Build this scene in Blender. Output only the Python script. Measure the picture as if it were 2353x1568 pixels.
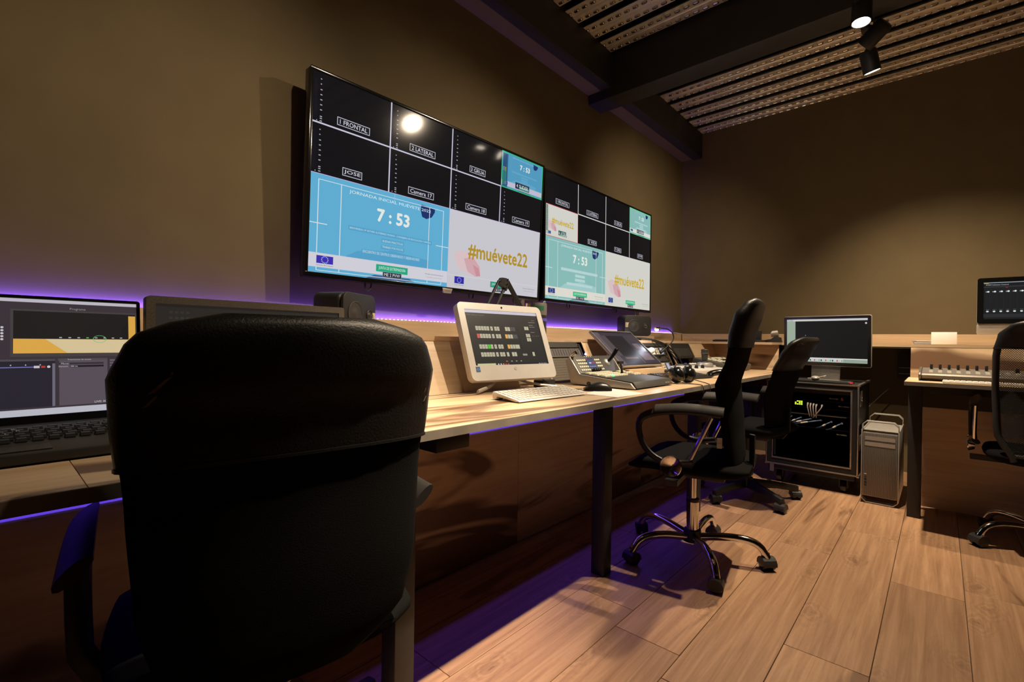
import bpy, bmesh, math, random
from mathutils import Vector, Matrix, Euler
random.seed(7)
for o in list(bpy.data.objects): bpy.data.objects.remove(o, do_unlink=True)
SC = bpy.context.scene
COL = SC.collection
PI = math.pi
def rad(a): return math.radians(a)

# ------------------------------------------------------------------ camera
# photograph frame 2353 x 1568; X runs along the screen wall, Y towards it, Z up
F_PX, YAW, PITCH, ROLL, EYE = 1096.45, rad(41.911), rad(-0.136), rad(0.831), 0.96
_f = Vector((math.cos(PITCH)*math.cos(YAW), math.cos(PITCH)*math.sin(YAW), math.sin(PITCH)))
_r = Vector((math.sin(YAW), -math.cos(YAW), 0)); _u = _r.cross(_f)
CR = math.cos(ROLL)*_r + math.sin(ROLL)*_u
CU = -math.sin(ROLL)*_r + math.cos(ROLL)*_u
CF = _f
cam = bpy.data.cameras.new('camera'); cam.sensor_width = 36.0; cam.lens = F_PX/2353*36.0; cam.clip_start = 0.02
camo = bpy.data.objects.new('camera', cam); COL.objects.link(camo)
camo.matrix_world = Matrix(((CR.x, CU.x, -CF.x, 0), (CR.y, CU.y, -CF.y, 0), (CR.z, CU.z, -CF.z, EYE), (0, 0, 0, 1)))
SC.camera = camo
def ray(x, y): return CF + CR*((x-1176.5)/F_PX) - CU*((y-784)/F_PX)
def on_z(x, y, z): d = ray(x, y); return Vector((0, 0, EYE)) + d*((z-EYE)/d.z)
def on_y(x, y, Y): d = ray(x, y); return Vector((0, 0, EYE)) + d*(Y/d.y)
def on_x(x, y, X): d = ray(x, y); return Vector((0, 0, EYE)) + d*(X/d.x)

# ------------------------------------------------------------------ world, exposure
w = bpy.data.worlds.new('world'); SC.world = w; w.use_nodes = True
w.node_tree.nodes['Background'].inputs[0].default_value = (0.012, 0.010, 0.009, 1)
w.node_tree.nodes['Background'].inputs[1].default_value = 0.3
SC.view_settings.view_transform = 'Standard'
try: SC.view_settings.look = 'None'
except Exception: pass
SC.view_settings.gamma = 1.0; SC.view_settings.use_curve_mapping = False
SC.view_settings.exposure = 0.0

# ------------------------------------------------------------------ light constants (lamps are built with their fittings below)
WARM = (1.0, 0.80, 0.57)
PURPLE = (0.115, 0.05, 1.0)
TRACK_Y, TRACK_Z = 0.33, 2.74
# (head position, aim, watts, cone degrees, blend)
SPOTS = [
    ((0.98, 0.33, 2.58), (0.12, 1.95, 1.10), 78, 84, 1.0),
    ((1.18, 0.33, 2.58), (0.84, 0.93, 0.75), 520, 36, 1.0),
    ((2.24, 0.33, 2.58), (1.75, 1.60, 0.90), 190, 104, 1.0),
    ((2.98, 0.32, 2.60), (2.72, 0.37, 0.0), 240, 106, 0.9),
    ((3.22, 0.33, 2.60), (3.95, 1.95, 1.50), 95, 84, 1.0),
    ((3.52, 0.32, 2.58), (4.10, 0.02, 0.90), 215, 98, 1.0),
]

# ------------------------------------------------------------------ materials
def lin(c):
    c = c/255.0
    return c/12.92 if c <= 0.04045 else ((c+0.055)/1.055)**2.4
def rgb(r, g, b): return (lin(r), lin(g), lin(b), 1)
MATS = {}
def node(nt, t, **kw):
    n = nt.nodes.new(t)
    for k, v in kw.items():
        if k.startswith('_'): setattr(n, k[1:], v)
        else: n.inputs[k.replace('_', ' ')].default_value = v
    return n
def mat(name, col, rough=0.5, metal=0.0, spec=0.5, noise=None, bump=None, emit=None, estr=1.0, coat=0.0, alpha=None):
    """plain principled material; noise=(scale, amount) varies the colour, bump=(scale, strength) adds fine relief"""
    if name in MATS: return MATS[name]
    m = bpy.data.materials.new(name); m.use_nodes = True; nt = m.node_tree
    b = nt.nodes['Principled BSDF']
    b.inputs['Base Color'].default_value = col; b.inputs['Roughness'].default_value = rough
    b.inputs['Metallic'].default_value = metal; b.inputs['Specular IOR Level'].default_value = spec
    b.inputs['Coat Weight'].default_value = coat
    tc = node(nt, 'ShaderNodeTexCoord')
    if noise:
        n = node(nt, 'ShaderNodeTexNoise', Scale=noise[0], Detail=4.0)
        nt.links.new(tc.outputs['Object'], n.inputs['Vector'])
        mx = node(nt, 'ShaderNodeMixRGB', _blend_type='MULTIPLY', Fac=1.0)
        r = node(nt, 'ShaderNodeMapRange'); r.inputs[1].default_value = 0.3; r.inputs[2].default_value = 0.7
        r.inputs[3].default_value = 1-noise[1]; r.inputs[4].default_value = 1+noise[1]
        nt.links.new(n.outputs['Fac'], r.inputs[0]); mx.inputs[1].default_value = col
        nt.links.new(r.outputs[0], mx.inputs[2]); nt.links.new(mx.outputs[0], b.inputs['Base Color'])
    if bump:
        n = node(nt, 'ShaderNodeTexNoise', Scale=bump[0], Detail=3.0)
        nt.links.new(tc.outputs['Object'], n.inputs['Vector'])
        bp = node(nt, 'ShaderNodeBump', Strength=bump[1], Distance=0.002)
        nt.links.new(n.outputs['Fac'], bp.inputs['Height']); nt.links.new(bp.outputs[0], b.inputs['Normal'])
    if emit:
        b.inputs['Emission Color'].default_value = emit; b.inputs['Emission Strength'].default_value = estr
    MATS[name] = m
    return m
def wood_mat(name, light, mid, dark, along='X', streak=0.62, rough=0.4, scale=1.0, per_object=True, knots=0.0):
    """pale board: stretched grain plus sweeping dark heartwood streaks"""
    if name in MATS: return MATS[name]
    m = bpy.data.materials.new(name); m.use_nodes = True; nt = m.node_tree; L = nt.links.new
    b = nt.nodes['Principled BSDF']; b.inputs['Roughness'].default_value = rough
    tc = node(nt, 'ShaderNodeTexCoord'); oi = node(nt, 'ShaderNodeObjectInfo')
    off = node(nt, 'ShaderNodeVectorMath', _operation='SCALE'); off.inputs[0].default_value = (37.0, 91.0, 53.0)
    if per_object: L(oi.outputs['Random'], off.inputs['Scale'])
    else: off.inputs['Scale'].default_value = 0.37
    add = node(nt, 'ShaderNodeVectorMath', _operation='ADD')
    L(tc.outputs['Object'], add.inputs[0]); L(off.outputs[0], add.inputs[1])
    sc = {'X': (0.55, 5.0, 3.0), 'Y': (5.0, 0.55, 3.0), 'Z': (4.0, 4.0, 0.6)}[along]
    mp = node(nt, 'ShaderNodeMapping'); mp.inputs['Scale'].default_value = tuple(s*scale for s in sc)
    L(add.outputs[0], mp.inputs[0])
    big = node(nt, 'ShaderNodeTexNoise', Scale=1.0, Detail=3.0, Roughness=0.55, Distortion=1.4); L(mp.outputs[0], big.inputs['Vector'])
    mp2 = node(nt, 'ShaderNodeMapping'); mp2.inputs['Scale'].default_value = tuple(s*scale*k for s, k in zip(sc, (3, 9, 9) if along == 'X' else (9, 3, 9) if along == 'Y' else (9, 9, 3)))
    L(add.outputs[0], mp2.inputs[0])
    fine = node(nt, 'ShaderNodeTexNoise', Scale=1.0, Detail=6.0, Roughness=0.65, Distortion=0.6); L(mp2.outputs[0], fine.inputs['Vector'])
    r1 = node(nt, 'ShaderNodeValToRGB'); e = r1.color_ramp.elements
    e[0].position = 0.32; e[0].color = light; e[1].position = 0.70; e[1].color = mid
    L(fine.outputs['Fac'], r1.inputs[0])
    r2 = node(nt, 'ShaderNodeValToRGB'); e = r2.color_ramp.elements
    e[0].position = streak-0.02; e[0].color = (0, 0, 0, 1); e[1].position = streak+0.05; e[1].color = (1, 1, 1, 1)
    L(big.outputs['Fac'], r2.inputs[0])
    mx = node(nt, 'ShaderNodeMixRGB'); L(r2.outputs[0], mx.inputs[0]); L(r1.outputs[0], mx.inputs[1]); mx.inputs[2].default_value = dark
    out = mx
    if knots > 0:
        vo = node(nt, 'ShaderNodeTexVoronoi', Scale=1.0, _voronoi_dimensions='2D')
        mpk = node(nt, 'ShaderNodeMapping'); mpk.inputs['Scale'].default_value = (1.9, 3.9, 3.9)
        nk = node(nt, 'ShaderNodeTexNoise', Scale=9.0, Detail=2.0)
        dm = node(nt, 'ShaderNodeMixRGB', _blend_type='LINEAR_LIGHT', Fac=0.10)
        L(add.outputs[0], mpk.inputs[0]); L(mpk.outputs[0], dm.inputs[1]); L(mpk.outputs[0], nk.inputs['Vector']); L(nk.outputs['Color'], dm.inputs[2])
        L(dm.outputs[0], vo.inputs['Vector'])
        rk = node(nt, 'ShaderNodeValToRGB'); e = rk.color_ramp.elements
        e[0].position = 0.008; e[0].color = (1, 1, 1, 1); e[1].position = 0.040; e[1].color = (0, 0, 0, 1)
        L(vo.outputs['Distance'], rk.inputs[0])
        wv = node(nt, 'ShaderNodeMath', _operation='MULTIPLY'); wv.inputs[1].default_value = knots; L(rk.outputs[0], wv.inputs[0])
        mk = node(nt, 'ShaderNodeMixRGB'); L(wv.outputs[0], mk.inputs[0]); L(mx.outputs[0], mk.inputs[1]); mk.inputs[2].default_value = dark
        # ring grain around the knots
        sn = node(nt, 'ShaderNodeMath', _operation='MULTIPLY'); sn.inputs[1].default_value = 95.0; L(vo.outputs['Distance'], sn.inputs[0])
        ss = node(nt, 'ShaderNodeMath', _operation='SINE'); L(sn.outputs[0], ss.inputs[0])
        rr = node(nt, 'ShaderNodeMapRange'); rr.inputs[1].default_value = -1; rr.inputs[3].default_value = 0.80; rr.inputs[4].default_value = 1.06
        L(ss.outputs[0], rr.inputs[0])
        fd = node(nt, 'ShaderNodeMapRange'); fd.inputs[1].default_value = 0.05; fd.inputs[2].default_value = 0.26; fd.inputs[3].default_value = 1.0; fd.inputs[4].default_value = 0.12; L(vo.outputs['Distance'], fd.inputs[0])
        mr = node(nt, 'ShaderNodeMixRGB', _blend_type='MULTIPLY', Fac=1.0); L(fd.outputs[0], mr.inputs[0]); L(mk.outputs[0], mr.inputs[1]); L(rr.outputs[0], mr.inputs[2])
        # board to board difference
        br = node(nt, 'ShaderNodeMapRange'); br.inputs[3].default_value = 0.82; br.inputs[4].default_value = 1.12; L(oi.outputs['Random'], br.inputs[0])
        mo = node(nt, 'ShaderNodeMixRGB', _blend_type='MULTIPLY', Fac=1.0); L(mr.outputs[0], mo.inputs[1]); L(br.outputs[0], mo.inputs[2])
        out = mo
    L(out.outputs[0], b.inputs['Base Color'])
    bp = node(nt, 'ShaderNodeBump', Strength=0.08, Distance=0.002); L(fine.outputs['Fac'], bp.inputs['Height']); L(bp.outputs[0], b.inputs['Normal'])
    MATS[name] = m
    return m
def emis(r, g, b, k=1.0):
    """self-lit screen colour given as it shows in the photograph"""
    key = 'lit_%d_%d_%d_%d' % (r, g, b, int(k*100))
    if key in MATS: return MATS[key]
    m = mat(key, (0.004, 0.004, 0.004, 1), 0.07 if k == 0.92 else 0.35, spec=0.5 if k == 0.92 else 0.12, emit=rgb(r, g, b), estr=k)
    return m

M_WALL = mat('wall_paint', (0.146, 0.109, 0.056, 1), 0.85, spec=0.25, noise=(6, 0.05), bump=(220, 0.12))
M_BEAM = mat('black_steel_paint', (0.022, 0.021, 0.019, 1), 0.6, noise=(8, 0.2))
M_DECK = mat('galvanised_steel', (0.72, 0.65, 0.54, 1), 0.36, metal=0.5, noise=(5, 0.10))
M_DIMPLE = mat('deck_dimple_glint', (0.60, 0.55, 0.47, 1), 0.20, metal=1.0, noise=(5, 0.10))  # same steel as the deck, darker and glossier to put glint and shade in
M_MAPLE = wood_mat('streaked_maple_board', (0.70, 0.52, 0.33, 1), (0.55, 0.37, 0.215, 1), (0.16, 0.088, 0.048, 1), 'X', 0.585, 0.36)
M_MAPLE_Y = wood_mat('streaked_maple_board_cross', (0.70, 0.52, 0.33, 1), (0.55, 0.37, 0.215, 1), (0.16, 0.088, 0.048, 1), 'Y', 0.60, 0.36)
M_EDGE = mat('grey_board_edge', (0.20, 0.172, 0.138, 1), 0.6, noise=(14, 0.18))
M_OAK = wood_mat('oak_laminate_plank', (0.50, 0.295, 0.165, 1), (0.29, 0.152, 0.076, 1), (0.20, 0.105, 0.054, 1), 'X', 0.635, 0.42, 1.1, True, 0.9)
M_GAP = mat('plank_joint', (0.05, 0.03, 0.018, 1), 0.8)
M_BLACK = mat('black_plastic', (0.022, 0.021, 0.020, 1), 0.45, noise=(30, 0.1))
M_BLACKMETAL = mat('black_powder_coat', (0.018, 0.017, 0.016, 1), 0.55, noise=(40, 0.15))
M_GLOSSBLACK = mat('gloss_black_plastic', (0.006, 0.006, 0.006, 1), 0.16)
M_DKGREY = mat('dark_grey_plastic', (0.040, 0.037, 0.033, 1), 0.5, noise=(60, 0.12))
M_GREY = mat('grey_plastic', (0.11, 0.10, 0.088, 1), 0.5, noise=(50, 0.1))
M_SILVER = mat('brushed_aluminium', (0.50, 0.47, 0.43, 1), 0.42, metal=0.55, noise=(20, 0.06))
M_PEWTER = mat('pewter_metal', (0.13, 0.115, 0.095, 1), 0.5, metal=0.6, noise=(20, 0.08))
M_CHROME = mat('chrome', (0.80, 0.79, 0.77, 1), 0.09, metal=1.0, noise=(3, 0.02))
M_WHITE = mat('white_plastic', (0.62, 0.60, 0.57, 1), 0.35, noise=(20, 0.03))
M_PAPER = mat('white_paper', (0.75, 0.73, 0.70, 1), 0.8, noise=(12, 0.03))
M_LEATHER = mat('black_leather', (0.012, 0.0115, 0.011, 1), 0.42, spec=0.35, bump=(260, 0.35))
M_FABRIC = mat('black_fabric', (0.0065, 0.0062, 0.006, 1), 1.0, spec=0.08, bump=(500, 0.3))
M_SCREENOFF = mat('dark_glass_screen', (0.010, 0.010, 0.012, 1), 0.10)
M_BEZELGREY = mat('speckled_grey_bezel', (0.055, 0.045, 0.034, 1), 0.55, noise=(400, 0.45))

# ------------------------------------------------------------------ mesh builder
def rot3(rx=0, ry=0, rz=0): return Euler((rx, ry, rz)).to_matrix()
class B:
    def __init__(s): s.v = []; s.f = []; s.m = []; s.mi = 0
    def add(s, vs, fs):
        o = len(s.v); s.v += [Vector(p) for p in vs]
        for f in fs: s.f.append([i+o for i in f]); s.m.append(s.mi)
        return s
    def box(s, x0, x1, y0, y1, z0, z1, M=None):
        vs = [Vector((x, y, z)) for z in (z0, z1) for y in (y0, y1) for x in (x0, x1)]
        if M is not None: vs = [M @ p for p in vs]
        return s.add(vs, [(0, 2, 3, 1), (4, 5, 7, 6), (0, 1, 5, 4), (2, 6, 7, 3), (0, 4, 6, 2), (1, 3, 7, 5)])
    def cbox(s, c, d, R=None):
        x, y, z = d[0]/2, d[1]/2, d[2]/2
        M = Matrix.Translation(Vector(c)) @ (R.to_4x4() if R is not None else Matrix())
        return s.box(-x, x, -y, y, -z, z, M)
    def cyl(s, p0, p1, r0, r1=None, n=16, cap=True):
        p0 = Vector(p0); p1 = Vector(p1); r1 = r0 if r1 is None else r1
        d = (p1-p0).normalized(); a = d.orthogonal().normalized(); b = d.cross(a)
        vs = [p0+(a*math.cos(2*PI*i/n)+b*math.sin(2*PI*i/n))*r0 for i in range(n)] + [p1+(a*math.cos(2*PI*i/n)+b*math.sin(2*PI*i/n))*r1 for i in range(n)]
        fs = [(i, (i+1) % n, n+(i+1) % n, n+i) for i in range(n)]
        if cap: fs += [tuple(reversed(range(n))), tuple(range(n, 2*n))]
        return s.add(vs, fs)
    def tube(s, pts, r, n=8, sub=0, flat=1.0):
        P = [Vector(p) for p in pts]
        for _ in range(sub):                                  # corner cutting
            Q = [P[0]]
            for a, b in zip(P, P[1:]): Q += [a*0.75+b*0.25, a*0.25+b*0.75]
            P = Q+[P[-1]]
        rr = r if isinstance(r, (list, tuple)) else None
        rings = []; up = None
        for i, p in enumerate(P):
            d = (P[min(i+1, len(P)-1)]-P[max(i-1, 0)]).normalized()
            a = d.orthogonal().normalized() if up is None else (up - d*up.dot(d)).normalized()
            up = a; b = d.cross(a)
            t = i/(len(P)-1)
            q = r if rr is None else rr[0]+(rr[1]-rr[0])*t
            rings.append([p+(a*math.cos(2*PI*k/n)+b*math.sin(2*PI*k/n)*flat)*q for k in range(n)])
        return s.loft(rings)
    def loft(s, rings, cap=True):
        n = len(rings[0]); vs = [p for r in rings for p in r]; fs = []
        for j in range(len(rings)-1):
            for i in range(n): fs.append((j*n+i, j*n+(i+1) % n, (j+1)*n+(i+1) % n, (j+1)*n+i))
        if cap: fs += [tuple(reversed(range(n))), tuple(range((len(rings)-1)*n, len(rings)*n))]
        return s.add(vs, fs)
    def prism(s, poly, fn, h0, h1):
        """poly: 2D outline; fn(u, v, h) -> point"""
        n = len(poly); vs = [fn(u, v, h0) for u, v in poly]+[fn(u, v, h1) for u, v in poly]
        fs = [(i, (i+1) % n, n+(i+1) % n, n+i) for i in range(n)] + [tuple(reversed(range(n))), tuple(range(n, 2*n))]
        return s.add(vs, fs)
    def lathe(s, prof, c=(0, 0, 0), n=20, M=None):
        """prof: (radius, height) pairs"""
        M = M or Matrix.Translation(Vector(c)); rings = []
        for r, z in prof: rings.append([M @ Vector((max(r, 1e-4)*math.cos(2*PI*i/n), max(r, 1e-4)*math.sin(2*PI*i/n), z)) for i in range(n)])
        return s.loft(rings)
    def ball(s, c, r, n=14, k=8):
        r = r if isinstance(r, (tuple, list)) else (r, r, r); rings = []
        for j in range(k+1):
            a = -PI/2+PI*j/k; q = max(math.cos(a), 1e-3)
            rings.append([Vector((c[0]+r[0]*q*math.cos(2*PI*i/n), c[1]+r[1]*q*math.sin(2*PI*i/n), c[2]+r[2]*math.sin(a))) for i in range(n)])
        return s.loft(rings)
    def mesh(s, name, mats, smooth=None, bevel=0, bseg=2, M=None):
        me = bpy.data.meshes.new(name)
        vs = s.v if M is None else [M @ p for p in s.v]
        me.from_pydata([tuple(p) for p in vs], [], s.f)
        for m in (mats if isinstance(mats, (list, tuple)) else [mats]): me.materials.append(m)
        me.polygons.foreach_set('material_index', s.m)
        bm = bmesh.new(); bm.from_mesh(me)
        bmesh.ops.recalc_face_normals(bm, faces=bm.faces)
        if bevel:
            ed = [e for e in bm.edges if len(e.link_faces) == 2 and e.calc_face_angle(0) > rad(28)]
            bmesh.ops.bevel(bm, geom=ed, offset=bevel, segments=bseg, affect='EDGES', profile=0.5, clamp_overlap=True)
        bm.to_mesh(me); bm.free()
        if smooth or bevel:
            me.polygons.foreach_set('use_smooth', [True]*len(me.polygons)); me.set_sharp_from_angle(angle=rad(smooth or 40))
        me.update()
        return me
    def build(s, name, mats, parent=None, smooth=None, bevel=0, bseg=2, world=False, loc=None):
        M = None
        if world and parent is not None: M = root_matrix(parent).inverted()
        o = bpy.data.objects.new(name, s.mesh(name, mats, smooth, bevel, bseg, M)); COL.objects.link(o)
        if parent is not None: o.parent = parent
        if loc is not None: o.location = loc
        return o
def root_matrix(o):
    m = o.matrix_basis.copy()
    while o.parent is not None: o = o.parent; m = o.matrix_basis @ m
    return m
def thing(name, label, cat, loc=(0, 0, 0), rotz=0, group=None, rot=None):
    o = bpy.data.objects.new(name, None); COL.objects.link(o); o.empty_display_size = 0.05
    o.location = loc; o.rotation_euler = rot if rot else (0, 0, rotz)
    o['label'] = label; o['category'] = cat
    if group: o['group'] = group
    return o
def tag(o, label, cat, group=None):
    o['label'] = label; o['category'] = cat
    if group: o['group'] = group
    return o
def struct(o): o['kind'] = 'structure'; return o
def sub_of(part, *objs):
    """hang sub-parts under a part that shares their frame"""
    for o in objs: o.parent = part
    return part
def at_base(o):
    """move a one-mesh thing's origin to the base of its shape"""
    vs = o.data.vertices; n = len(vs)
    c = Vector((sum(v.co.x for v in vs)/n, sum(v.co.y for v in vs)/n, min(v.co.z for v in vs)))
    o.data.transform(Matrix.Translation(-c)); o.location = c
    return o
def rrect(w, h, r, n=5, cx=0, cy=0):
    """rounded rectangle outline, counter-clockwise"""
    out = []
    for qx, qy, a0 in ((1, -1, -90), (1, 1, 0), (-1, 1, 90), (-1, -1, 180)):
        for i in range(n+1):
            a = rad(a0+90*i/n); out.append((cx+qx*(w/2-r)+r*math.cos(a), cy+qy*(h/2-r)+r*math.sin(a)))
    return out

# ------------------------------------------------------------------ flat screen pictures (self-lit print on a panel)
def text_geo(txt, cache={}):
    if txt in cache: return cache[txt]
    cu = bpy.data.curves.new('t', 'FONT'); cu.body = txt; cu.size = 1.0; cu.resolution_u = 2; cu.fill_mode = 'FRONT'
    o = bpy.data.objects.new('t', cu); COL.objects.link(o)
    dg = bpy.context.evaluated_depsgraph_get(); me = bpy.data.meshes.new_from_object(o.evaluated_get(dg))
    vs = [(v.co.x, v.co.y) for v in me.vertices]; fs = [tuple(p.vertices) for p in me.polygons]
    bpy.data.objects.remove(o); bpy.data.curves.remove(cu); bpy.data.meshes.remove(me)
    cache[txt] = (vs, fs)
    return cache[txt]
class Pic:
    """picture on the plane y=0 facing -Y; u to the right, v DOWN, both 0..1 over width W, height H centred at origin"""
    def __init__(s, W, H): s.W, s.H = W, H; s.b = B(); s.mats = []; s.win = (0, 0, 1, 1); s.step = 0.00016
    def mi(s, c):
        m = c if not isinstance(c, tuple) else emis(*c)
        if m not in s.mats: s.mats.append(m)
        s.b.mi = s.mats.index(m)
    def pt(s, u, v, l):
        u = s.win[0]+u*(s.win[2]-s.win[0]); v = s.win[1]+v*(s.win[3]-s.win[1])
        return Vector(((u-0.5)*s.W, -s.step*(l+1), (0.5-v)*s.H))
    def poly(s, pts, c, l=1): s.mi(c); s.b.add([s.pt(u, v, l) for u, v in pts], [tuple(range(len(pts)))])
    def rect(s, u0, v0, u1, v1, c, l=1): s.poly([(u0, v1), (u1, v1), (u1, v0), (u0, v0)], c, l)
    def frame(s, u0, v0, u1, v1, t, c, l=2):
        a = t*s.H/(s.W*(s.win[2]-s.win[0])); t = t/(s.win[3]-s.win[1])
        s.rect(u0, v0, u1, v0+t, c, l); s.rect(u0, v1-t, u1, v1, c, l); s.rect(u0, v0, u0+a, v1, c, l); s.rect(u1-a, v0, u1, v1, c, l)
    def ell(s, u, v, a, c, l=1, k=1.0, n=20, ring=0):
        ww = s.W*(s.win[2]-s.win[0]); hh = s.H*(s.win[3]-s.win[1]); s.mi(c)
        out = [(u+a*math.cos(2*PI*i/n), v-a*k*ww/hh*math.sin(2*PI*i/n)) for i in range(n)]
        if not ring: return s.poly(out, c, l)
        q = 1-ring; inn = [(u+a*q*math.cos(2*PI*i/n), v-a*q*k*ww/hh*math.sin(2*PI*i/n)) for i in range(n)]
        s.b.add([s.pt(x, y, l) for x, y in out+inn], [(i, (i+1) % n, n+(i+1) % n, n+i) for i in range(n)])
    def text(s, u, v, width, txt, c, l=3, h=None, bold=0.0):
        """txt centred on (u, v), `width` of the window wide"""
        vs, fs = text_geo(txt)
        if not vs: return
        x0 = min(p[0] for p in vs); x1 = max(p[0] for p in vs); y0 = min(p[1] for p in vs); y1 = max(p[1] for p in vs)
        ww = s.W*(s.win[2]-s.win[0]); hh = s.H*(s.win[3]-s.win[1])
        k = width/(x1-x0); kv = k*ww/hh if h is None else h/(y1-y0); s.mi(c)
        for dx, dy in (((0, 0),) if not bold else ((-bold, 0), (bold, 0), (0, bold), (0, -bold), (0, 0))):
            s.b.add([s.pt(u+(p[0]-(x0+x1)/2)*k+dx*k, v-(p[1]-(y0+y1)/2)*kv+dy*kv, l+dx*0.1) for p in vs], fs)
    def build(s, name, parent, loc=None): 
        o = s.b.build(name, s.mats, parent)
        if loc: o.location = loc
        return o
# ================================================================== THE ROOM
YW, XB = 1.95, 4.70            # screen wall, back wall
ZC = 3.0                       # underside of the steel deck
def wall(name, x0, x1, y0, y1, z0, z1): return struct(B().box(x0, x1, y0, y1, z0, z1).build(name, M_WALL))
wall('wall_left', -2.6, XB+0.12, YW, YW+0.12, 0, 3.2)
wall('wall_back', XB, XB+0.12, -3.3, YW, 0, 3.2)
wall('wall_right', -2.6, XB+0.12, -3.42, -3.3, 0, 3.2)
wall('wall_front', -2.72, -2.6, -3.42, YW+0.12, 0, 3.2)
# floor: laid planks, each its own board, over a dark bed that shows in the joints
floor = struct(B().box(-2.6, XB, -3.3, YW, -0.03, -0.006).build('floor', M_GAP))
PW, PLN = 0.2215, 1.292
known = {1.025: 1.565, 0.8035: 1.439, 0.582: 2.60, 0.3605: 1.724, 0.139: 2.480, -0.0825: 1.30, 1.2465: 0.9, 1.468: 1.9}
pm = {}
def plank(x0, x1, y1):
    ln = round(x1-x0, 3)
    if ln < 0.03: return
    if ln not in pm: pm[ln] = B().box(0, ln-0.0016, -PW+0.0016, 0, -0.006, 0).mesh('plank', M_OAK, bevel=0.0012, bseg=1)
    o = bpy.data.objects.new('plank', pm[ln]); COL.objects.link(o); o.parent = floor; o.location = (x0, y1, 0)
y = 1.025+4*PW
while y > -3.3:
    key = min(known, key=lambda k: abs(k-y)); ph = known[key] if abs(key-y) < 0.02 else random.uniform(0, PLN)
    x = ph-PLN*5
    while x < XB:
        a, b = max(x, -2.6), min(x+PLN, XB)
        if b > a and y-PW < YW: plank(a, b, min(y, YW))
        x += PLN
    y -= PW
# ceiling: ribbed galvanised deck in two bays between black steel beams
ceil = struct(B().box(-2.6, XB, -3.3, YW, ZC+0.075, ZC+0.2).build('ceiling', M_BEAM))  # black backing puts the shade of the gaps between ribs in as colour
PER, FL = 0.2025, 0.146
def deck_band(x1, y0, y1):
    x0 = x1-FL; g = PER-FL; b = B()
    prof = [(x0+0.016, ZC+0.020), (x0, ZC), (x0+0.064, ZC), (x0+0.069, ZC+0.006), (x0+0.081, ZC+0.006), (x0+0.086, ZC), (x1, ZC), (x1+0.006, ZC+0.022)]
    vs = [Vector((x, yy, z)) for yy in (y0, y1) for x, z in prof]; n = len(prof)
    b.add(vs, [(i, i+1, n+i+1, n+i) for i in range(n-1)])
    for r, (ox, ph) in enumerate(((0.036, 0.0), (0.118, 0.029))):      # pressed dimples in two rows
        yy = y0+0.02+ph
        while yy < y1-0.03:
            c = Vector((x0+ox, yy, ZC)); ring = []
            for sc_, dz in ((1.0, 0.001), (0.92, -0.007), (0.45, -0.0125)):
                ring.append([c+Vector((sx*0.0085*sc_, sy*(0.019+(sc_-1)*0.010), dz)) for sx, sy in ((1, -.7), (1, .7), (.5, 1), (-.5, 1), (-1, .7), (-1, -.7), (-.5, -1), (.5, -1))])
            b.mi = 1; b.loft(ring); b.mi = 0; yy += 0.058
    return b.build('deck_rib', [M_DECK, M_DIMPLE], ceil)
k = 0
while XB-k*PER-FL > 3.16: deck_band(XB-k*PER, -2.0, 1.76); k += 1
k = 0
while 2.955-k*PER-FL > 0.9: deck_band(2.955-k*PER, -1.4, 1.80); k += 1
struct(B().box(-2.6, XB, 1.755, 1.84, 2.762, ZC+0.08).build('trim_1', M_BEAM))            # steel along the screen wall
struct(B().box(-2.6, XB-0.02, 1.84, YW, 2.765, ZC+0.08).build('trim_2', M_WALL))           # painted soffit beside it
def ibeam(b, x0, x1, z0, z1):
    c = (x0+x1)/2
    b.box(x0, x1, -3.3, YW, z0, z0+0.016); b.box(x0, x1, -3.3, YW, z1-0.016, z1); b.box(c-0.006, c+0.006, -3.3, YW, z0, z1)
struct(B().box(2.975, 3.15, -3.3, YW, 2.695, ZC+0.08).build('trim_3', M_BEAM, bevel=0.006))
struct(B().box(0.55, 0.72, -3.3, YW, 2.695, ZC+0.08).build('trim_4', M_BEAM, bevel=0.006))

# ================================================================== LIGHT FITTINGS
def spot_lamp(i, pos, aim, watts, cone, blend, label):
    pos = Vector(pos); aim = Vector(aim); d = (aim-pos).normalized()
    t = thing('spotlight', label, 'spotlight', (pos.x, TRACK_Y if pos.y > 0 else -0.85, TRACK_Z-0.028), 0, 'black track spotlights')
    base = Vector(t.location)
    q = d.to_track_quat('Z', 'Y').to_matrix().to_4x4(); M = Matrix.Translation(pos) @ q
    B().box(base.x-0.06, base.x+0.06, base.y-0.018, base.y+0.018, base.z-0.018, base.z).cyl(base, pos-d*0.06+Vector((0, 0, 0.03)), 0.011, n=10).build('adapter', M_BLACKMETAL, t, world=True)
    hs_ = B().lathe([(0.0, -0.125), (0.036, -0.125), (0.044, -0.115), (0.044, 0.0), (0.040, 0.0), (0.038, -0.012), (0.0, -0.012)], n=24, M=M).build('housing', M_BLACKMETAL, t, smooth=40, world=True)
    ln_ = B().lathe([(0.0, -0.006), (0.038, -0.006), (0.0385, -0.002), (0.0, -0.002)], n=24, M=M).build('lens', mat('lit_lamp_lens', (0.9, 0.9, 0.9, 1), 0.3, emit=(1.0, 0.86, 0.66, 1), estr=14.0), t, world=True); sub_of(hs_, ln_)
    l = bpy.data.lights.new('spot_beam', 'SPOT'); l.energy = watts; l.color = WARM; l.spot_size = rad(cone); l.spot_blend = blend; l.shadow_soft_size = 0.022
    lo = bpy.data.objects.new('spot_beam', l); COL.objects.link(lo); lo.parent = t
    lo.matrix_parent_inverse = Matrix(); lm = Matrix.Translation(pos+d*0.004) @ d.to_track_quat('-Z', 'Y').to_matrix().to_4x4()
    lo.matrix_basis = root_matrix(t).inverted() @ lm
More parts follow.
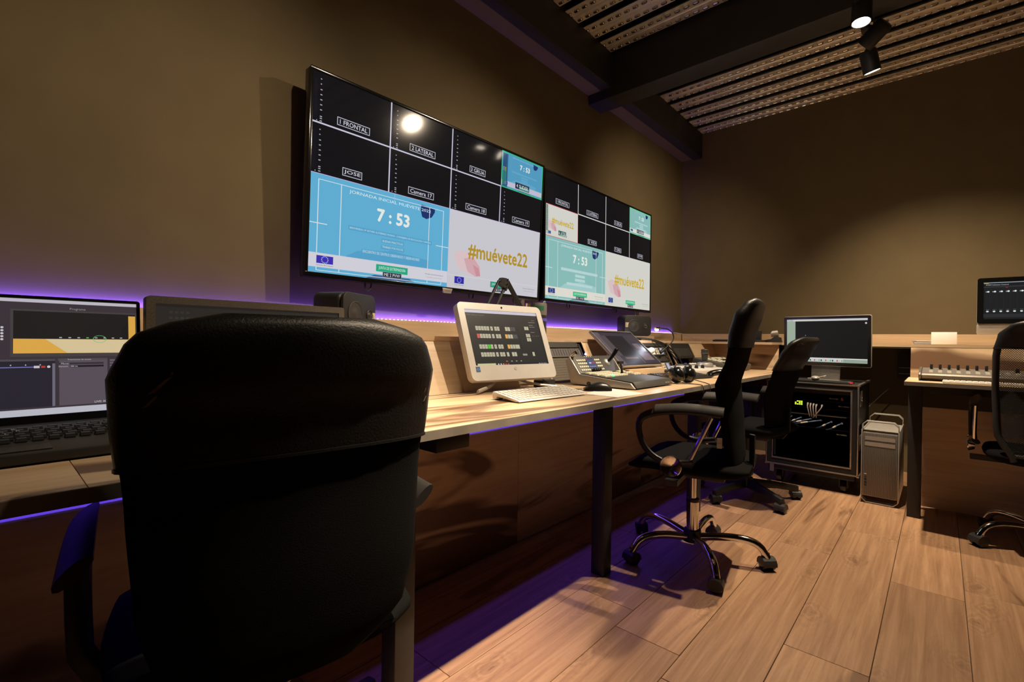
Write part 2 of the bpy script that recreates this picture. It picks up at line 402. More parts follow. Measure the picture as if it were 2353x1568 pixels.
SPOT_LABELS = ['track spotlight above the laptop end of the long desk', 'track spotlight above the empty front of the long desk',
    'track spotlight in front of the big wall screen, behind the cross beam', 'lit track spotlight whose lens shows just under the cross beam', 'track spotlight turned away towards the teal wall screen, between the two lit lenses',
    'lit track spotlight hanging lowest, at the end of its track by the back wall']
for i, (s, lb) in enumerate(zip(SPOTS, SPOT_LABELS)): spot_lamp(i, *s, lb)
def track(x0, x1, yy, label):
    t = thing('lighting_track', label, 'track', (x0, yy, TRACK_Z), 0)
    B().box(0, x1-x0, -0.018, 0.018, -0.028, 0.0).build('rail', M_BLACKMETAL, t)
    for xx in (x1-0.06, x0+0.1): B().cyl((xx-x0, 0, 0), (xx-x0, 0, ZC-TRACK_Z+0.06), 0.005, n=8).build('hanger', M_BLACKMETAL, t)
track(0.4, 3.74, TRACK_Y, 'black lighting track carrying the two lit spotlights')
def led_area(x0, x1, y, z, w, rot, watts, parent):
    l = bpy.data.lights.new('led_glow', 'AREA'); l.shape = 'RECTANGLE'; l.size = x1-x0; l.size_y = w; l.energy = watts; l.color = PURPLE
    o = bpy.data.objects.new('led_glow', l); COL.objects.link(o); o.parent = parent
    o.matrix_basis = root_matrix(parent).inverted() @ (Matrix.Translation(((x0+x1)/2, y, z)) @ Euler(rot).to_matrix().to_4x4())
    return o
# strip along the top of the splashback
LX1 = 4.50
st = thing('led_strip', 'violet led strip glowing along the wood splashback under the wall screens', 'led strip', (1.0, 1.936, 1.046))
B().box(-0.8, LX1, 1.929, 1.943, 1.0455, 1.0475).build('tape', M_WHITE, st, world=True)
b = B(); x = -0.75
while x < LX1: b.cbox((x, 1.936, 1.0485), (0.005, 0.005, 0.002)); x += 0.0222
b.build('diode', mat('violet_diode', (0.3, 0.2, 0.6, 1), 0.4, emit=(0.60, 0.50, 1.0, 1), estr=13.0), st, world=True)['kind'] = 'stuff'
led_area(-0.8, LX1, 1.936, 1.0500, 0.006, (rad(128), 0, 0), 19.0, st)
# strip under the desk
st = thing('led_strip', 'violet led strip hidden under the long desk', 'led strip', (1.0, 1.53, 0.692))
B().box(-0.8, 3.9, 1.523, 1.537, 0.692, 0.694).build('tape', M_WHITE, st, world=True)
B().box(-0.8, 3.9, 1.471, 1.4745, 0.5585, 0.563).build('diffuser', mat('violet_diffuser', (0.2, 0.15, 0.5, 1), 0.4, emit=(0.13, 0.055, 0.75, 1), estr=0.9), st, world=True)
led_area(-0.8, 3.9, 1.530, 0.690, 0.006, (0, 0, 0), 5.8, st)
# ================================================================== LONG DESK
ZD, DY0, DY1, DX0, DX1 = 0.75, 0.862, 1.385, -1.2, 4.22
desk = thing('long_desk', 'long maple control desk with grey board edge and black steel legs', 'desk', (1.5, 1.1, 0))
xs = [DX0, 0.10, 1.66, 3.0, DX1]
for a, b_ in zip(xs, xs[1:]): B().box(a+0.0007, b_-0.0007, DY0+0.002, DY1, ZD-0.022, ZD).build('desktop', M_MAPLE, desk, world=True)
B().box(DX0, DX1+0.002, DY0-0.0005, DY0+0.002, ZD-0.022, ZD-0.0006).build('edge_band', M_EDGE, desk, world=True)
for x in (-0.30, 0.728, 1.725, 2.72, 3.75): B().box(x-0.03, x+0.03, 1.005, 1.065, 0, ZD-0.022).build('leg', M_BLACKMETAL, desk, bevel=0.003, world=True)
B().box(DX0, DX1, 1.015, 1.055, ZD-0.062, ZD-0.0225).build('rail', M_BLACKMETAL, desk, world=True)
for x in (-0.30, 0.728, 1.725, 2.72, 3.75): B().box(x-0.02, x+0.02, 1.065, 1.46, ZD-0.062, ZD-0.0225).build('cross_rail', M_BLACKMETAL, desk, world=True)
for k, x in enumerate((-0.85, 0.40, 1.07, 1.70, 2.95, 4.20)):
    if k == 0: x0 = x; continue
    B().box(x0+0.001, x-0.001, 1.475, 1.493, 0.005, 0.552).build('modesty_panel', M_MAPLE, desk, world=True); B().box(x0+0.001, x-0.001, 1.4735, 1.4945, 0.552, 0.558).build('light_catch_strip', M_WHITE, desk, world=True); x0 = x  # white strip added along the panel top to catch more violet light
# equipment console at the back of the desk: sloping boards, shelf, splashback
SY0, SY1, ZL = 1.396, 1.505, 0.970
cons = thing('equipment_console', 'sloping maple equipment console and shelf along the screen wall', 'console', (1.5, 1.5, 0))
def slope_pt(x, t, d=0.0):      # point on the sloping face, t 0 at desk .. 1 at shelf, d = depth behind the face
    n = Vector((0, ZL-ZD, -(SY1-SY0))).normalized()
    return Vector((x, SY0+(SY1-SY0)*t, ZD+(ZL-ZD)*t)) + n*d
def slope_board(x0, x1, t0=0.0, t1=1.0, th=0.018, name='sloping_board', m=None, parent=None, d=0.0):
    b = B().add([slope_pt(x, t, e) for e in (d, d+th) for t in (t0, t1) for x in (x0, x1)], [(0, 1, 3, 2), (4, 6, 7, 5), (0, 4, 5, 1), (2, 3, 7, 6), (0, 2, 6, 4), (1, 5, 7, 3)])
    return b.build(name, m or M_MAPLE, parent or cons, world=True)
RX = [(1.77, 2.24), (2.90, 3.36), (3.40, 3.77)]         # rack openings
prev = -1.2
for a, b_ in RX+[(4.02, 4.02)]:
    for c in (0.35, 1.28):
        if prev < c < a: slope_board(prev, c-0.0008); prev = c
    slope_board(prev, a); prev = b_
for a, b_ in RX:
    slope_board(a, b_, 0.95, 1.0); slope_board(a, b_, 0.0, 0.02)
    slope_board(a-0.012, a, -0.0, 1.0, 0.06, 'cheek', d=-0.004); slope_board(b_, b_+0.012, 0.0, 1.0, 0.06, 'cheek', d=-0.004)
    slope_board(a, b_, 0.0, 1.0, 0.004, 'rack_back', M_BLACK, d=0.09)
for a, b_ in ((-1.2, 1.66), (1.66, 4.05)): B().box(a+0.0008, b_, SY1-0.012, 1.926, ZL-0.018, ZL).build('shelf', M_MAPLE, cons, world=True)
for a, b_ in ((-1.2, 0.30), (0.30, 2.25), (2.25, XB-0.02)): B().box(a+0.0008, b_, 1.926, 1.946, ZL-0.018, 1.0455).build('splashback', M_MAPLE, cons, world=True)
# return wing at the far end: face leans back towards the back wall
wing = cons
RX0, RX1_, RYE = 4.02, 4.34, 0.90
x0b, x1b = 4.222, 4.335
vs = [Vector(p) for p in ((4.20, 1.396, ZD+0.001), (4.222, 0.955, ZD+0.001), (4.335, 0.975, ZL), (4.315, 1.505, ZL))]
n = (vs[1]-vs[0]).cross(vs[3]-vs[0]).normalized(); n = n if n.x > 0 else -n
B().add(vs+[p+n*0.018 for p in vs], [(0, 1, 2, 3), (7, 6, 5, 4), (0, 4, 5, 1), (1, 5, 6, 2), (2, 6, 7, 3), (3, 7, 4, 0)]).build('sloping_board', M_MAPLE_Y, wing, world=True)
vs = [Vector(p) for p in ((4.02, 1.396, ZD+0.001), (4.20, 1.396, ZD+0.001), (4.315, 1.505, ZL), (4.02, 1.505, ZL))]
B().add(vs+[p+Vector((0, 0.016, -0.008)) for p in vs], [(0, 1, 2, 3), (7, 6, 5, 4), (0, 4, 5, 1), (1, 5, 6, 2), (2, 6, 7, 3), (3, 7, 4, 0)]).build('corner_board', M_MAPLE, wing, world=True)
B().box(4.05, XB-0.001, 0.96, 1.926, ZL-0.018, ZL).build('shelf', M_MAPLE_Y, wing, world=True)
# shelf with splashback along the back wall
bs = thing('wall_shelf', 'maple shelf with low splashback along the back wall', 'shelf', (4.6, 0.0, 0.95))
B().box(4.33, XB-0.022, -2.2, 0.955, ZL-0.020, ZL).build('shelf_board', M_MAPLE_Y, bs, world=True)
B().box(XB-0.020, XB-0.001, -2.2, 1.92, ZL, 1.0455).build('splashback', M_MAPLE_Y, bs, world=True)
for yy in (0.9, 0.12, -0.9): B().box(4.40, XB-0.002, yy-0.012, yy+0.012, ZL-0.20, ZL-0.0205).build('bracket', M_BLACKMETAL, bs, world=True)
# ================================================================== RIGHT-HAND DESK
RZ = 0.775
rd = thing('audio_desk', 'maple desk with upright back board carrying the sound mixer', 'desk', (3.6, -0.5, 0))
B().box(3.192, 3.66, -1.7, 0.135, RZ-0.020, RZ).build('desktop', M_MAPLE_Y, rd, world=True)
B().box(3.189, 3.192, -1.7, 0.136, RZ-0.020, RZ-0.0006).build('edge_band', M_EDGE, rd, world=True)
B().box(3.192, 3.66, 0.135, 0.1372, RZ-0.020, RZ-0.0006).build('edge_band', M_EDGE, rd, world=True)
B().add([Vector(p) for p in ((3.62, 0.128, RZ), (3.62, -1.7, RZ), (3.66, -1.7, ZL), (3.66, 0.128, ZL), (3.64, 0.128, RZ), (3.64, -1.7, RZ), (3.68, -1.7, ZL), (3.68, 0.128, ZL))],
    [(0, 1, 2, 3), (7, 6, 5, 4), (0, 4, 5, 1), (1, 5, 6, 2), (2, 6, 7, 3), (3, 7, 4, 0)]).build('back_board', M_MAPLE_Y, rd, world=True)
B().box(3.655, 4.33, -1.7, 0.128, ZL-0.018, ZL-0.0006).build('shelf', M_MAPLE_Y, rd, world=True)
for yy in (0.10, -1.6):
    for xx in (3.515,): B().box(xx-0.03, xx+0.03, yy-0.03, yy+0.03, 0, RZ-0.020).build('leg', M_BLACKMETAL, rd, bevel=0.003, world=True)
B().box(3.50, 3.53, -1.57, 0.07, RZ-0.08, RZ-0.0205).build('rail', M_BLACKMETAL, rd, world=True)
B().box(3.70, 3.718, -1.7, 0.085, 0.02, 0.60).build('modesty_panel', M_MAPLE_Y, rd, world=True)
# ================================================================== WALL SCREENS
K = 0.92
CBLK = (17, 17, 21, K); CLINE = (205, 203, 222, K); CLBL = (200, 200, 212, K)
def meters(p, u0, v0, w_, h_):
    """audio level scale down the left edge of one camera tile"""
    for i, (dv, wd) in enumerate(((.12, .014), (.22, .014), (.33, .022), (.43, .022), (.53, .024), (.63, .024), (.73, .024), (.86, .026), (.90, .026), (.95, .026))):
        p.rect(u0+w_*0.085, v0+h_*dv, u0+w_*(0.085+wd), v0+h_*(dv+0.020), (170, 172, 185, K), 2)
    p.rect(u0+w_*0.012, v0+h_*0.16, u0+w_*0.055, v0+h_*0.93, (21, 20, 30, K), 1)
    p.rect(u0+w_*0.045, v0+h_*0.955, u0+w_*0.055, v0+h_*0.975, (170, 172, 185, K), 2)
def label(p, u, v, w_, txt, box=True, h_=0.042, dark=(26, 26, 38, K)):
    p.rect(u-w_/2, v-h_/2, u+w_/2, v+h_/2, dark, 4)
    if box: p.frame(u-w_/2, v-h_/2, u+w_/2, v+h_/2, 0.0035, CLBL, 5)
    p.text(u, v, w_*0.84, txt, (225, 225, 232, K), 6, h=h_*0.56)
def slide(p, win, bg, bg2, band, flag, green, blur=False, small=False, tag_=None):
    """countdown slide: frame lines, title, clock, programme lines, logo band"""
    p.win = win
    p.rect(0, 0, 1, 1, bg, 1)
    WHT = (225, 233, 238, K)
    p.poly([(0.30, 0.72), (0.55, 0.66), (0.83, 0.70), (0.83, 0.80), (0.22, 0.80)], bg2, 2)
    p.poly([(0.42, 0.955), (0.68, 0.955), (0.72, 0.985), (0.62, 1), (0.36, 1)], (62, 100, 140, K) if bg[2] > 205 else (70, 120, 130, K), 2)
    dk = (28, 52, 108, K)
    p.poly([(0.755, 0.045), (0.87, 0.065), (0.87, 0.10), (0.845, 0.17), (0.80, 0.205), (0.765, 0.19), (0.752, 0.12)], dk, 2)
    p.rect(0, 0.80, 1, 0.945, band, 3)
    if not small:
        t = 0.006; tu = 0.0045
        for u in (0.048, 0.945): p.rect(u-tu/2, 0.055, u+tu/2, 0.80, WHT, 3); p.rect(u-tu/2, 0.945, u+tu/2, 0.978, WHT, 3)
        for u in (0.185, 0.825): p.rect(u-tu/2, 0.055, u+tu/2, 0.80, WHT, 3); p.rect(u-tu/2, 0.945, u+tu/2, 0.978, WHT, 3)
        p.rect(0.048, 0.055, 0.945, 0.055+t, WHT, 3); p.rect(0.048, 0.974, 0.945, 0.974+t, WHT, 3)
        p.rect(0, 0.497, 0.105, 0.505, WHT, 4); p.rect(0.89, 0.497, 1, 0.505, WHT, 4)
        p.rect(0.545, 0.0, 0.549, 0.10, (150, 205, 230, K) if bg[2] > 205 else (150, 215, 205, K), 4)
        p.text(0.535, 0.105, 0.60, 'JORNADA INICIAL MUÉVETE 2022', (226, 238, 242, K), 5, h=0.052)
    else: p.text(0.50, 0.09, 0.52, 'JORNADA INICIAL MUÉVETE 2022', (150, 200, 222, K), 5, h=0.05)
    p.text(0.545, 0.285, 0.235, '7 : 53', (234, 238, 232, K), 5, h=0.135, bold=0.035)
    for v, wd, s_ in ((0.485, 0.60, 'BIENVENIDA: Mª ESTHER GUTIÉRREZ MORÁN - CONSEJERA DE EDUCACIÓN Y EMPLEO'), (0.56, 0.15, 'BUENAS PRÁCTICAS'), (0.632, 0.155, 'TRABAJO POR FOCOS'), (0.712, 0.42, 'ENCUENTRO DE CENTROS OBSERVADOS Y OBSERVADORES')):
        p.rect(0.545-wd/2-0.008, v-0.024, 0.545+wd/2+0.008, v+0.024, bg2 if not blur else (178, 214, 214, K), 3)
        if not small: p.text(0.545, v, wd, s_, (205, 228, 236, K) if not blur else (205, 226, 226, K), 4, h=0.030)
    fx0, fx1 = (0.048, 0.148)
    p.rect(fx0, 0.825, fx1, 0.905, flag, 4)
    for k in range(12):
        a = 2*PI*k/12; p.ell(0.098+0.019*math.cos(a), 0.865-0.019*1.72*math.sin(a), 0.0032, (190, 200, 225, K), 5, n=6)
    p.text(0.098, 0.924, 0.10, 'Unión Europea', (70, 72, 80, K), 5, h=0.017)
    p.rect(0.43, 0.832, 0.665, 0.912, green, 4)
    p.text(0.548, 0.872, 0.20, 'JUNTA DE EXTREMADURA', (225, 240, 232, K), 5, h=0.044)
    if not small:
        p.text(0.885, 0.868, 0.155, 'Fondo Social Europeo', (62, 64, 72, K), 5, h=0.018)
        p.text(0.885, 0.905, 0.140, '"Una manera de hacer Europa"', (110, 112, 120, K), 5, h=0.012)
    if tag_: label(p, 0.548, 0.938, 0.14, tag_, False, 0.062, (44, 46, 62, K)); p.frame(0.478, 0.907, 0.618, 0.969, 0.002, (150, 160, 170, K), 5)
    p.win = (0, 0, 1, 1)
def hashtag(p, win, bg, gold, flag, green, tag_=None, small=False):
    p.win = win
    p.rect(0, 0, 1, 1, bg, 1)
    pk = ((222, 196, 200, K), (214, 170, 178, K), (206, 148, 158, K))
    p.poly([(0.05, 0.55), (0.12, 0.50), (0.24, 0.52), (0.31, 0.66), (0.33, 0.80), (0.26, 0.82), (0.10, 0.74)], pk[0], 2)
    p.poly([(0.15, 0.60), (0.24, 0.56), (0.31, 0.68), (0.32, 0.80), (0.27, 0.815), (0.19, 0.76)], pk[1], 3)
    p.poly([(0.24, 0.66), (0.30, 0.70), (0.32, 0.80), (0.28, 0.81)], pk[2], 4)
    p.text(0.52, 0.485, 0.66, '#muévete22', gold, 5, h=0.21, bold=0.022)
    p.rect(0, 0.83, 1, 0.83+0.005, (222, 221, 226, K), 2)
    p.rect(0.068, 0.845, 0.158, 0.935, flag, 4)
    for k in range(12):
        a = 2*PI*k/12; p.ell(0.113+0.018*math.cos(a), 0.89-0.018*1.72*math.sin(a), 0.003, (190, 200, 225, K), 5, n=6)
    p.text(0.113, 0.955, 0.09, 'Unión Europea', (80, 82, 90, K), 5, h=0.016)
    p.rect(0.43, 0.850, 0.64, 0.930, green, 4); p.text(0.535, 0.89, 0.18, 'JUNTA DE EXTREMADURA', (225, 240, 232, K), 5, h=0.040)
    if not small:
        p.text(0.885, 0.888, 0.15, 'Fondo Social Europeo', (74, 76, 84, K), 5, h=0.018)
        p.text(0.885, 0.925, 0.135, '"Una manera de hacer Europa"', (120, 122, 130, K), 5, h=0.012)
    if tag_: label(p, 0.535, 0.957, 0.125, tag_, False, 0.055, (70, 72, 86, K))
    p.win = (0, 0, 1, 1)
def television(loc, yaw, tilt, draw, label_, W=1.412, H=0.810):
    t = thing('television', label_, 'television', loc, rot=(tilt, 0, yaw), group=None)
    bz, bot = 0.012, 0.020
    b = B().prism(rrect(W, H, 0.006, 2), lambda u, v, h: Vector((u, h, v)), 0.002, 0.045)
    b.box(-W*0.40, W*0.40, 0.045, 0.075, -H*0.38, H*0.20)
    b.build('body', M_GLOSSBLACK, t, bevel=0.002)
    for x0, x1, z0, z1 in ((-W/2, W/2, H/2-bz, H/2), (-W/2, W/2, -H/2, -H/2+bot), (-W/2, -W/2+bz, -H/2+bot, H/2-bz), (W/2-bz, W/2, -H/2+bot, H/2-bz)):
        B().box(x0, x1, -0.004, 0.002, z0, z1).build('bezel', M_GLOSSBLACK, t, bevel=0.001)
    sw, sh = W-2*bz, H-bz-bot
    p = Pic(sw, sh); p.rect(0, 0, 1, 1, CBLK, 0); draw(p)
    p.build('screen', t, (0, 0.001, (bot-bz)/2))
    for x in (-0.42, 0.18, 0.52): B().tube([(x-0.016, 0.02, -H/2+0.004), (x-0.014, 0.02, -H/2-0.022), (x, 0.02, -H/2-0.034), (x+0.014, 0.02, -H/2-0.022), (x+0.016, 0.02, -H/2+0.004)], 0.004, 6, 1).build('cable_loop', M_BLACK, t, smooth=60)
    B().box(-0.20, 0.20, 0.075, 0.11, -0.12, 0.12).build('wall_mount', M_BLACKMETAL, t)
    return t
def tiles(p, names, skip_lines=()):
    for i, n_ in enumerate(names):
        if not n_: continue
        u0, v0 = 0.25*(i % 4), 0.25*(i//4)
        wd = 0.030+0.0083*len(n_)
        label(p, u0+0.125, v0+0.208, wd, n_)
def tv1(p):
    LW, LH = 0.0022, 0.004
    for i in range(8):
        if i != 3: meters(p, 0.25*(i % 4), 0.25*(i//4), 0.25, 0.25)
    p.rect(0, 0.25-LH, 0.75, 0.25+LH, CLINE, 3)
    for u, v0, v1 in ((0.25, 0, 0.5), (0.5, 0, 0.5), (0.75, 0.25, 0.5)): p.rect(u-LW, v0, u+LW, v1, CLINE, 3)
    tiles(p, ['1 FRONTAL', '2 LATERAL', '3 GRUA', None, 'JOSE', 'Camera 17', 'Camera 18', 'Camera 19'])
    slide(p, (0.75, 0.0, 1, 0.25), (84, 158, 196, K), (98, 168, 203, K), (196, 192, 212, K), (58, 56, 160, K), (70, 160, 140, K), small=True)
    p.win = (0, 0, 1, 1)
    p.rect(0.756, 0.012, 0.785, 0.245, (48, 96, 140, K), 4)
    for c0 in (0.759, 0.769):
        for k in range(22): p.rect(c0, 0.022+k*0.0095, c0+0.007, 0.028+k*0.0095, (44, 150, 74, K) if k > 11 else (150, 160, 60, K) if k > 8 else (30, 62, 92, K), 5)
    p.frame(0.75, 0.0, 1.0, 0.252, 0.006, (52, 196, 122, K), 6)
    label(p, 0.875, 0.208, 0.085, '4 SLIDER', False, 0.045, (34, 52, 70, K))
    slide(p, (0, 0.5, 0.5, 1), (98, 178, 216, K), (86, 164, 206, K), (214, 212, 222, K), (62, 50, 178, K), (36, 172, 132, K), tag_='ME 2 PVW')
    hashtag(p, (0.5, 0.5, 1, 1), (206, 204, 212, K), (182, 148, 44, K), (48, 44, 172, K), (44, 156, 128, K), 'ME 2 PGM')
    p.rect(0, 0.5, 1, 0.503, (196, 180, 222, K), 7); p.rect(0.4992, 0.5, 0.5008, 1, (190, 190, 214, K), 7)
def tv2(p):
    LW, LH = 0.0022, 0.004
    p.rect(0.25, 0.25-LH, 0.75, 0.25+LH, (222, 222, 216, K), 3)
    for u, v0, v1 in ((0.25, 0, 0.25), (0.5, 0, 0.5), (0.75, 0.25, 0.5)): p.rect(u-LW, v0, u+LW, v1, (222, 222, 216, K), 3)
    tiles(p, ['1 FRONTAL', '2 LATERAL', '3 GRUA', None, None, '5 VIDI', '7 ORD', 'JOSE'])
    slide(p, (0.75, 0.0, 1, 0.25), (138, 190, 186, K), (160, 204, 202, K), (226, 226, 218, K), (44, 64, 130, K), (60, 180, 130, K), small=True, blur=True)
    p.frame(0.75, 0.0, 1.0, 0.252, 0.005, (110, 226, 150, K), 6); label(p, 0.875, 0.208, 0.085, '4 SLIDER', True, 0.045, (60, 72, 72, K))
    hashtag(p, (0.0, 0.25, 0.25, 0.5), (216, 216, 208, K), (206, 172, 34, K), (40, 60, 130, K), (52, 180, 120, K), small=True)
    p.rect(0.004, 0.256, 0.022, 0.49, (176, 192, 180, K), 4)
    for k in range(24): p.rect(0.006, 0.262+k*0.0085, 0.016, 0.267+k*0.0085, (48, 62, 58, K), 5)
    p.frame(0.0, 0.25, 0.25, 0.503, 0.004, (206, 66, 74, K), 6); label(p, 0.125, 0.458, 0.062, '6 VTR', True, 0.045, (44, 84, 74, K))
    slide(p, (0, 0.5, 0.5, 1), (138, 192, 188, K), (160, 206, 204, K), (226, 224, 214, K), (40, 62, 138, K), (56, 190, 134, K), blur=True, tag_='ME 1 PVW')
    hashtag(p, (0.5, 0.5, 1, 1), (216, 216, 208, K), (208, 174, 40, K), (42, 64, 140, K), (56, 190, 134, K), 'ME 1 PGM')
television((1.545, 1.812, 1.602), rad(-1.28), rad(2.32), tv1, 'large wall screen with blue countdown slide and black camera tiles, nearer to the camera')
t2 = television((2.988, 1.794, 1.603), rad(-0.44), rad(-0.28), tv2, 'large wall screen with teal countdown slide, further away beside the blue one')
tv1_ = bpy.data.objects['television']
b = B().prism([(-0.032, 0), (0.032, 0), (0.024, -0.024), (-0.024, -0.024)], lambda u, v, h: Vector((u+0.0, h, v-0.391)), -0.007, 0.002)
b.build('maker_plate', M_SILVER, tv1_, bevel=0.001)
p = Pic(0.04, 0.01); p.text(0.5, 0.5, 0.8, 'PHILIPS', mat('plate_lettering', (0.08, 0.07, 0.06, 1), 0.5), 0, h=0.55); p.build('maker_lettering', tv1_, (0, -0.0072, -0.403))

# ================================================================== OTHER SCREENS
def flat_frame(t, W, H, bz, m, th=0.018, r=0.012, bot=None, mb=None):
    """slab plus four raised bezel bars around an opening; returns opening size and centre height"""
    bot = bz if bot is None else bot
    B().prism(rrect(W, H, r, 4), lambda u, v, h: Vector((u, h, v)), 0.0015, th).build('back_shell', mb or m, t, bevel=0.002)
    sw, sh = W-2*bz, H-bz-bot; cz = (bot-bz)/2
    out = rrect(W, H, r, 4); inn = [(max(-sw/2, min(sw/2, u*10)), max(cz-sh/2, min(cz+sh/2, v*10))) for u, v in out]
    n = len(out); vs = [Vector((u, -0.003, v)) for u, v in out]+[Vector((u, -0.003, v)) for u, v in inn]+[Vector((u, 0.0014, v)) for u, v in out]+[Vector((u, 0.0014, v)) for u, v in inn]
    fs = []
    for i in range(n):
        j = (i+1) % n
        fs += [(i, j, n+j, n+i), (2*n+j, 2*n+i, 3*n+i, 3*n+j), (j, i, 2*n+i, 2*n+j), (n+i, n+j, 3*n+j, 3*n+i)]
    B().add(vs, [f for f in fs]).build('bezel', m, t)
    return sw, sh, cz
# ---- white all-in-one computer
aio = thing('all_in_one_computer', 'white all-in-one computer showing rows of switcher buttons, on a V-shaped metal foot', 'computer', (1.486, 1.352, ZD+0.0006), rad(-8.0))
AW, AH = 0.455, 0.334; TI = rad(-21.7)
def tilted(parent, loc, tilt):
    e = bpy.data.objects.new('pivot', None); COL.objects.link(e); e.parent = parent; e.location = loc; e.rotation_euler = (tilt, 0, 0); return e
class Sub:
    """build parts in a tilted frame yet parent them straight to the thing"""
    def __init__(s, t, loc, tilt): s.M = Matrix.Translation(Vector(loc)) @ Euler((tilt, 0, 0)).to_matrix().to_4x4(); s.t = t
    def __call__(s, o): o.parent = s.t; o.matrix_basis = s.M @ o.matrix_basis; return o
def screen_thing(t, loc, tilt, fn):
    before = set(bpy.data.objects); fn(); M = Matrix.Translation(Vector(loc)) @ Euler((tilt, 0, 0)).to_matrix().to_4x4()
    for o in bpy.data.objects:
        if o not in before and o.parent == t: o.matrix_basis = M @ o.matrix_basis
def aio_head():
    sw, sh, cz = flat_frame(aio, AW, AH, 0.030, M_WHITE, 0.030, 0.022, 0.062)
    p = Pic(sw, sh); G = (58, 55, 52, 0.9); BT = (196, 188, 160, 0.9)
    p.rect(0, 0, 1, 1, (46, 44, 42, 0.9), 0); p.rect(0, 0, 1, 0.055, (206, 202, 214, 0.9), 1); p.rect(0, 0.965, 1, 1, (34, 38, 44, 0.9), 1)
    p.rect(0.03, 0.965, 0.26, 1, (206, 204, 150, 0.9), 2)
    p.text(0.13, 0.095, 0.23, 'ATEM Software Control', (124, 120, 114, 0.9), 2)
    for v, reds in ((0.30, -1), (0.44, 0), (0.63, 3), (0.77, -1)):
        for k, u in enumerate((0.10, 0.136, 0.172, 0.208, 0.244, 0.292, 0.344, 0.380)):
            c = BT
            if reds == k: c = (232, 88, 84, 0.9) if v < 0.5 else (70, 214, 40, 0.9)
            p.rect(u, v, u+0.031, v+0.075, c, 2)
            p.rect(u+0.006, v+0.030, u+0.025, v+0.036, (130, 124, 104, 0.9), 3); p.rect(u+0.009, v+0.046, u+0.022, v+0.051, (130, 124, 104, 0.9), 3)
    for v, us, cs in ((0.30, (0.49, 0.526, 0.562, 0.598), (1, 1, 0, 0)), (0.44, (0.47, 0.506, 0.542, 0.578, 0.608), (2, 1, 1, 0, 0)), (0.63, (0.47, 0.506, 0.542, 0.578, 0.606), (2, 1, 1, 1, 1)), (0.77, (0.435, 0.505, 0.541, 0.80), (1, 1, 1, 1))):
        for u, c in zip(us, cs): p.rect(u, v, u+0.031, v+0.075, (BT, (238, 178, 84, 0.9), (84, 82, 84, 0.9))[{1: 0, 2: 1, 0: 2}[c]], 2)
    for v, us in ((0.28, (0.77, 0.802)), (0.42, (0.77, 0.802)), (0.50, (0.77, 0.802))):
        for u in us: p.rect(u, v, u+0.028, v+0.066, BT, 2)
    p.rect(0.655, 0.80, 0.72, 0.835, (150, 148, 140, 0.9), 2); p.rect(0.665, 0.30, 0.669, 0.76, (34, 32, 32, 0.9), 2)
    for v, wd in ((0.19, 0.10), (0.245, 0.06), (0.28, 0.08), (0.385, 0.06)): p.rect(0.85, v, 0.85+wd, v+0.008, (150, 146, 138, 0.9), 2)
    p.rect(0.90, 0.15, 0.95, 0.158, (180, 90, 60, 0.9), 2)
    for k in range(4): p.ell(0.87+k*0.03, 0.46, 0.004, (200, 110, 90, 0.9) if k % 2 else (170, 166, 160, 0.9), 2, n=8)
    p.rect(0.40, 0.925, 0.425, 0.94, (220, 110, 60, 0.9), 2)
    for k in range(3): p.rect(0.47+k*0.065, 0.925, 0.49+k*0.065, 0.94, (170, 168, 164, 0.9), 2)
    for k, c in enumerate(((210, 214, 220, .9), (210, 214, 220, .9), (230, 160, 50, .9), (210, 70, 60, .9), (200, 80, 110, .9))): p.rect(0.285+k*0.033, 0.972, 0.302+k*0.033, 0.992, c, 2)
    for k in range(5): p.rect(0.86+k*0.025, 0.976, 0.87+k*0.025, 0.99, (200, 204, 210, 0.9), 2)
    p.build('screen', aio, (0, 0.0012, cz))
    B().cyl((0, -0.0045, AH/2-0.015), (0, -0.003, AH/2-0.015), 0.0045, n=12).build('camera_lens', M_GLOSSBLACK, aio)
    B().prism([(math.cos(a*PI/9)*0.0075, math.sin(a*PI/9)*0.0075) for a in range(18)], lambda u, v, h: Vector((u, h, v-AH/2+0.045)), -0.0042, -0.003).build('maker_badge', M_SILVER, aio)
    q = Pic(0.02, 0.022); q.rect(0, 0, 1, 1, mat('blue_sticker', rgb(44, 92, 150), 0.4), 0); q.ell(0.5, 0.5, 0.32, mat('pale_sticker_print', rgb(140, 180, 220), 0.4), 1, k=0.6, ring=0.25); q.build('sticker', aio, (-AW/2+0.036, -0.0034, -AH/2+0.046))
screen_thing(aio, (0, 0, 0.954-ZD), TI, aio_head)
ft = B()
for s_ in (-1, 1):
    ft.tube([(s_*0.01, 0.040, 0.12), (s_*0.02, 0.030, 0.06), (s_*0.10, -0.02, 0.022), (s_*0.215, -0.08, 0.0105)], 0.009, 8, 2, 0.6)
ft.build('foot', M_SILVER, aio, smooth=60)
B().add([Vector((x, y, z)) for y, z in ((-0.01, 0.05), (0.008, 0.05), (0.055, 0.18), (0.034, 0.18)) for x in (-0.04, 0.04)], [(0, 1, 3, 2), (2, 3, 5, 4), (4, 5, 7, 6), (6, 7, 1, 0), (0, 2, 4, 6), (1, 7, 5, 3)]).build('neck', M_SILVER, aio, bevel=0.004)

